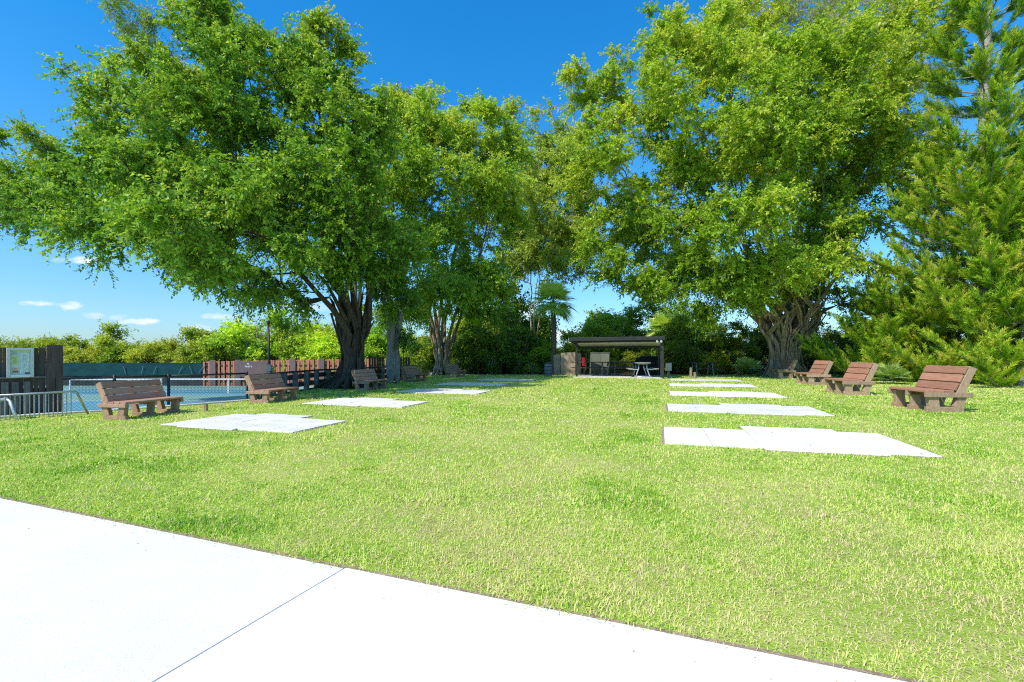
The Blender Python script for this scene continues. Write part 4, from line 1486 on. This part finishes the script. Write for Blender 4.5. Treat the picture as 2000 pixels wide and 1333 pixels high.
def jit(c, s=0.18):
    f = 1 + rs_.uniform(-s, s)
    return tuple(x * f for x in c)


# mangrove thicket beyond the court
u = -230
while u < 690:
    for Yq, dv_ in ((44, 0), (49, -6)):
        x = (u + rs_.uniform(-18, 18) - 1000) / F * Yq
        vt = 667 + rs_.uniform(-11, 10) + dv_
        if u > 400:
            vt -= (u - 400) * 0.09 + 10
        hh = PX(0, vt, Yq)[2] - LOW
        put_shrub(x, Yq + rs_.uniform(-1.5, 1.5), LOW, hh / 3.6, jit((1.6, 1.5, 0.95) if u < 420 else (1.5, 1.55, 0.85)), 'yellow green mangrove bush in the thicket beyond the court', 'mangrove bushes beyond the court', 'mangrove_bush')
    u += 34
for i, (u, v, Yq) in enumerate(((452, 614, 46), (490, 640, 42), (545, 630, 43), (600, 636, 42), (640, 642, 42), (715, 655, 42), (745, 640, 44))):
    hh = PX(0, v, Yq)[2] - LOW
    put_shrub((u - 1000) / F * Yq, Yq, LOW, hh / 3.6, jit((1.9, 2.1, 0.85)), 'bright green taller bush behind the red picket fence', 'bright bushes behind the red fence', 'bright_bush')
# thicket between second ficus and palm
for i, (u, v, Yq) in enumerate(((800, 660, 33), (825, 640, 35), (845, 650, 36), (915, 640, 33), (945, 620, 35), (975, 630, 33.5), (1005, 625, 36), (1030, 640, 34), (1050, 665, 33), (900, 680, 32), (960, 685, 31.5), (1015, 690, 32), (1040, 700, 31.5), (985, 590, 38), (930, 600, 37), (1020, 600, 39), (890, 640, 36), (1050, 620, 41), (1000, 660, 34))):
    hh = PX(0, v, Yq)[2]
    put_shrub((u - 1000) / F * Yq, Yq, 0, hh / 3.45, jit((1.0, 1.2, 0.85) if i % 4 else (1.8, 1.75, .9)), 'dark green shrub in the thicket between second ficus and palm', 'shrubs between second ficus and palm')
# behind the shelter
for i, (u, v, Yq) in enumerate(((1110, 668, 36), (1140, 665, 38), (1165, 625, 41), (1205, 615, 42), (1240, 625, 40), (1270, 612, 42), (1190, 690, 34), (1230, 690, 34), (1262, 695, 33.5), (1150, 640, 44), (1180, 600, 46), (1225, 605, 45), (1320, 620, 40), (1290, 660, 35), (1340, 600, 43), (1120, 640, 40))):
    hh = PX(0, v, Yq)[2]
    put_shrub((u - 1000) / F * Yq, Yq, 0, hh / 3.45, jit((2.0, 1.7, 0.9) if v > 660 else (1.1, 1.4, 0.9)), 'mid green bush growing behind the picnic shelter', 'bushes behind the shelter')
# right thicket
for i, (u, v, Yq) in enumerate(((1325, 650, 33), (1350, 660, 31.5), (1340, 625, 36), (1385, 670, 31.5), (1400, 640, 34), (1425, 650, 33), (1450, 660, 32), (1470, 640, 35), (1600, 650, 32), (1630, 640, 33), (1655, 645, 31), (1685, 640, 31),
                                (1710, 650, 29), (1745, 650, 27), (1780, 655, 26), (1830, 665, 24.5), (1880, 670, 23.5), (1930, 680, 23), (1985, 680, 22.5), (2040, 670, 22), (1440, 690, 31), (1380, 690, 30.5), (1690, 680, 27.5), (1575, 670, 31), (1550, 640, 36))):
    hh = PX(0, v, Yq)[2]
    put_shrub((u - 1000) / F * Yq, Yq, 0, hh / 3.45, jit((1.0, 1.15, 0.85) if i % 3 else (1.7, 1.55, 0.9)), 'leafy shrub in the dark thicket behind the right bench row', 'shrubs behind the right benches')
# tall back rank so that no bare horizon shows
u = 690
while u < 2150:
    Yq = 52 + rs_.uniform(-3, 3)
    hh = PX(0, 655 + rs_.uniform(-10, 10), Yq)[2]
    put_shrub((u - 1000) / F * Yq, Yq, -0.5, hh / 3.4, jit((1.45, 1.3, 0.8)), 'distant yellow green bush at the back of the thicket', 'distant bushes closing the view', 'distant_bush')
    u += 48

# ================================================================== GRASS
def in_poly(x, y, poly):
    ins = np.zeros(len(x), bool)
    n = len(poly)
    j = n - 1
    for i in range(n):
        xi, yi = poly[i]
        xj, yj = poly[j]
        c = ((yi > y) != (yj > y)) & (x < (xj - xi) * (y - yi) / (yj - yi + 1e-12) + xi)
        ins ^= c
        j = i
    return ins


def make_grass():
    rng = np.random.default_rng(3)
    X, Yv, WID, LEN = [], [], [], []
    bands = ((0.6, 3.6, 14500, 0.0048, 0.034), (3.6, 5.5, 7000, 0.0064, 0.036), (5.5, 8.5, 2700, 0.0095, 0.039), (8.5, 13, 1000, 0.016, 0.041), (13, 20, 330, 0.027, 0.047), (20, 30.5, 140, 0.042, 0.05))
    for y0, y1, dens, w, ln in bands:
        xw = 1.12 * y1 + 1.2
        n = int(dens * (y1 - y0) * 2 * xw)
        x = rng.uniform(-xw, xw, n)
        y = rng.uniform(y0, y1, n)
        X.append(x); Yv.append(y)
        WID.append(np.full(n, w)); LEN.append(np.full(n, ln))
    x, y, w, ln = map(np.concatenate, (X, Yv, WID, LEN))
    # off the walkway, off the pads, on the lawn side of the kerb
    side = (x - Wp[0]) * Wn[0] + (y - Wp[1]) * Wn[1]
    keep = side < -0.004 + 0.09 * rng.random(len(x)) ** 3
    keep &= (side < -0.045) | (rng.random(len(x)) < 0.55)
    ep = [(-24, -40)] + edge_line[:10] + [(500, 30.5), (500, -40)]
    keep &= in_poly(x - 0.15, y, ep)
    ca, sa = math.cos(yawr), math.sin(yawr)
    for (px, py), mr, sc in PADS:
        dx, dy = x - px, y - py
        a, b_ = (dx * ca + dy * sa) * mr / sc, (-dx * sa + dy * ca) / sc
        m = 0.012
        bare = (a > -0.03) & (a < 3.40) & (b_ > 0.0) & (b_ < 1.69) | (a > 1.32) & (a < 2.82) & (b_ > -0.11) & (b_ < 2.20) | (a > 2.8) & (a < 3.40) & (b_ > 0.0) & (b_ < 1.94)
        keep &= ~bare
    keep &= ~((np.hypot(x - b1[0], y - b1[1]) < 1.3) | (np.hypot(x - b4[0], y - b4[1]) < 1.5) | (np.hypot(x - b2[0], y - b2[1]) < .8))
    # thinner, browner spots
    thin = vnoise(x * 0.9 + 7, y * 0.9 + 3, 5) * 0.6 + vnoise(x * 2.6, y * 2.6, 6) * 0.4
    keep &= rng.random(len(x)) < np.clip(1.45 - 0.9 * thin, 0.4, 1)
    x, y, w, ln, thin = x[keep], y[keep], w[keep], ln[keep], thin[keep]
    n = len(x)
    az = rng.uniform(0, 2 * math.pi, n)
    lean = np.abs(rng.normal(1.15, 0.6, n))
    L = ln * (0.5 + 0.95 * rng.random(n) ** 1.4) * (1.1 - 0.45 * thin)
    w = w * (0.7 + 0.6 * rng.random(n))
    d = np.stack([np.cos(az), np.sin(az), np.zeros(n)], 1)
    s = np.stack([-np.sin(az), np.cos(az), np.zeros(n)], 1)
    up = np.array([0, 0, 1.0])
    tw = rng.normal(size=n) * 0.5
    s = s * np.cos(tw)[:, None] + up * (np.sin(tw) * 0.4)[:, None]
    lush = np.clip(vnoise(x * 1.7 + 40, y * 1.7 + 9, 12) - 0.68, 0, 1) * 3
    L = L * (1 + 0.6 * lush)
    w = w * (1 + 0.35 * lush)
    p0 = np.stack([x, y, np.full(n, -0.004)], 1)
    l1 = np.clip(lean * 0.6, 0, 1.3)
    l2 = np.clip(lean * 1.35, 0, 1.9)
    p1 = p0 + (d * np.sin(l1)[:, None] + up * np.cos(l1)[:, None]) * (L * 0.5)[:, None]
    p2 = p1 + (d * np.sin(l2)[:, None] + up * np.cos(l2)[:, None]) * (L * 0.5)[:, None]
    hw = (w / 2)[:, None]
    V = np.stack([p0 - s * hw, p0 + s * hw, p1 + s * hw * 0.85, p1 - s * hw * 0.85, p2 + s * hw * 0.18, p2 - s * hw * 0.18], 1).reshape(-1, 3)
    i = np.arange(n) * 6
    Q = np.stack([np.stack([i, i + 1, i + 2, i + 3], 1), np.stack([i + 3, i + 2, i + 4, i + 5], 1)], 1).reshape(-1, 4)
    broad = vnoise(x * 0.28 + 11, y * 0.28 + 2, 8)
    mid = vnoise(x * 1.1, y * 1.1, 9)
    fine = vnoise(x * 5, y * 5, 10)
    tint = 0.47 + 0.26 * (broad - 0.5) + 0.38 * (mid - 0.5) + 0.40 * (fine - 0.5) + rng.normal(size=n) * 0.27 + 0.42 * (thin - 0.5)
    tint += 0.085 * np.tanh(2.5 * np.sin((x * math.cos(yawr) + y * math.sin(yawr)) * 2 * math.pi / 1.5 + 0.5 * mid)) * np.clip((y - 3) / 6, 0, 1)
    tint += 0.10 * np.exp(-((x + 0.2 - 0.07 * y) / 2.6) ** 2)       # drier strip walked down the middle
    tint -= 0.16 * np.clip((-x - 1.5) / 5, 0, 1) * np.clip((8.5 - y) / 4, 0, 1)
    tint += 0.6 * np.clip(thin - 0.58, 0, 0.4)
    tint -= 0.10 * lush
    tint += 0.07 * np.clip((6.5 - y) / 3.5, 0, 1) * np.clip((x + 2.5) / 2.5, 0, 1)
    dry = rng.random(n) < 0.09 + 0.25 * np.clip(thin - 0.55, 0, 1)
    tint = np.where(dry, 0.8 + 0.2 * rng.random(n), tint)
    o = np_mesh('grass', V, Q, M['blade'], tint=np.repeat(tint, 2))
    tag(o, 'short mown green lawn grass with yellowish dry spots', 'grass', kind='stuff')
    return n


NB = make_grass()
print('blades', NB)

# fallen leaves on the lawn
rng = np.random.default_rng(77)
n = 150
y = 4.0 + 22 * rng.random(n) ** 1.6
x = rng.uniform(-1, 1, n) * (1.05 * y)
ok = ((x - Wp[0]) * Wn[0] + (y - Wp[1]) * Wn[1] < -0.05) & (x > -5.5 + 0.0 * y)
x, y = x[ok], y[ok]
n = len(x)
zl_ = 0.028 + 0.012 * rng.random(n)
nk = 60
ka, kn = rng.uniform(-6, 4, nk), np.abs(rng.normal(0, 0.16, nk)) + 0.02
kq = Wp + Wd * ka[:, None] + Wn * kn[:, None]
x, y, zl_ = np.concatenate([x, kq[:, 0]]), np.concatenate([y, kq[:, 1]]), np.concatenate([zl_, np.full(nk, 0.013)])
lk = np.concatenate([np.ones(n), np.full(nk, 0.26)])
n += nk
P_ = np.stack([x, y, zl_], 1)
D_ = rng.normal(size=(n, 3)) * np.array([1, 1, 0.25])
V, Q = leaf_quads(P_, D_, np.array([0, 0, 1.0]) + rng.normal(size=(n, 3)) * 0.3, lk * (0.025 + 0.035 * rng.random(n)), lk * (0.014 + 0.018 * rng.random(n)))
o = np_mesh('fallen_leaves', V, Q, leaf_mat('dry_leaf', [(0, (0.30, 0.15, 0.06)), (0.5, (0.48, 0.30, 0.13)), (1, (0.55, 0.47, 0.30))], 0.15, 0.7, 0.2), tint=rng.random(n))
tag(o, 'scattered dry brown leaves and clippings lying on the lawn', 'leaves', kind='stuff')

# ================================================================== LIGHT, SKY, CAMERA
S = Vector((-0.55, -0.50, 0.80)).normalized()     # towards the sun
el = math.asin(S.z)
rot = math.atan2(S.x, S.y)
sd = bpy.data.lights.new('sun', 'SUN')
sd.energy = 5.0
sd.angle = math.radians(0.53)
sd.color = (1.0, 0.94, 0.84)
so = bpy.data.objects.new('sun', sd)
col.objects.link(so)
so.rotation_euler = S.to_track_quat('Z', 'Y').to_euler()
so.location = (-10, -10, 30)

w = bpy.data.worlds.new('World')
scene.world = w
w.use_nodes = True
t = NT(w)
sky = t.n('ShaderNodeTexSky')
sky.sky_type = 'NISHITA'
sky.sun_disc = False
sky.sun_elevation = el
sky.sun_rotation = rot
sky.altitude = 0
sky.air_density = 1.0
sky.dust_density = 0.4
sky.ozone_density = 2.5
hs = t.n('ShaderNodeHueSaturation')
hs.inputs['Saturation'].default_value = 1.1
hs.inputs['Value'].default_value = 1.0
t.l(sky.outputs[0], hs.inputs['Color'])
tc = t.n('ShaderNodeTexCoord')
sep = t.n('ShaderNodeSeparateXYZ')
t.l(tc.outputs['Generated'], sep.inputs[0])
cu = t.math('DIVIDE', sep.outputs[0], sep.outputs[1])
cv = t.math('DIVIDE', sep.outputs[2], sep.outputs[1])
cmb = t.n('ShaderNodeCombineXYZ')
t.l(cu, cmb.inputs[0])
t.l(t.math('MULTIPLY', cv, 2.2), cmb.inputs[1])
nz_ = t.noise(cmb.outputs[0], 34, 6, 0.6)
tot = None
for (u, v, a, b_, k) in ((168, 509, 40, 8, 0.8), (75, 593, 38, 6, 0.6), (138, 598, 28, 9, 0.75), (275, 628, 46, 7, 0.8), (425, 618, 38, 7, 0.45), (390, 642, 32, 9, 0.5), (185, 618, 26, 8, 0.35), (230, 620, 24, 7, 0.3),
                         (1020, 612, 40, 14, 0.6), (1110, 655, 60, 12, 0.7), (120, 508, 26, 7, 0.3), (600, 600, 60, 9, 0.4), (1340, 640, 60, 14, 0.5)):
    x = t.math('DIVIDE', t.math('SUBTRACT', cu, (u - 1000) / F), a / F)
    y = t.math('DIVIDE', t.math('SUBTRACT', cv, (HOR - v) / F), b_ / F)
    r2 = t.math('ADD', t.math('MULTIPLY', x, x), t.math('MULTIPLY', y, y))
    g = t.math('SUBTRACT', 1.0, r2)
    g = t.math('ADD', g, t.math('MULTIPLY', t.math('SUBTRACT', nz_, 0.5), 3.2))
    g = t.math('MULTIPLY', t.math('MULTIPLY', g, 0.9, True), k)
    tot = g if tot is None else t.math('MAXIMUM', tot, g)
front = t.math('GREATER_THAN', sep.outputs[1], 0.05)
tot = t.math('MULTIPLY', tot, front)
gr = t.ramp(t.math('MAXIMUM', sep.outputs[2], 0.0), [(0.0, (0.64, 0.86, 1.16)), (0.08, (0.66, 0.97, 1.24)), (0.25, (0.54, 1.20, 1.46)), (0.48, (0.20, 1.22, 1.68)), (0.64, (0.16, 1.25, 1.78)), (0.75, (0.9, 1.45, 1.7)), (0.82, (2.2, 2.1, 1.9)), (1.0, (2.8, 2.5, 2.1))])  # upper stops brighten the unseen sky overhead to add shadow fill
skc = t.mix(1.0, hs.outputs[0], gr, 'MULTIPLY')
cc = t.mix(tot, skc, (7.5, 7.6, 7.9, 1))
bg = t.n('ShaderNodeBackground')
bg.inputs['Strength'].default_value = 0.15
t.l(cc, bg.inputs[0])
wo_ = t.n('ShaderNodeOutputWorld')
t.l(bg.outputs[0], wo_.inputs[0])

cd = bpy.data.cameras.new('camera')
cd.sensor_width = 36
cd.lens = 36 * F / 2000
cd.shift_y = (HOR - 666.5) / 2000
cd.clip_end = 2000
co = bpy.data.objects.new('camera', cd)
col.objects.link(co)
co.location = (0, 0, H)
co.rotation_euler = (math.radians(90), 0, 0)
scene.camera = co

scene.view_settings.view_transform = 'Standard'
scene.view_settings.look = 'None'
scene.view_settings.exposure = 0
scene.view_settings.gamma = 1
scene.cycles.max_bounces = 7
scene.cycles.diffuse_bounces = 4
scene.cycles.glossy_bounces = 2
scene.cycles.transmission_bounces = 3
scene.cycles.transparent_max_bounces = 4
scene.cycles.caustics_reflective = False
scene.cycles.caustics_refractive = False
scene.cycles.use_denoising = False
scene.cycles.pixel_filter_type = 'BLACKMAN_HARRIS'
scene.cycles.filter_width = 1.1
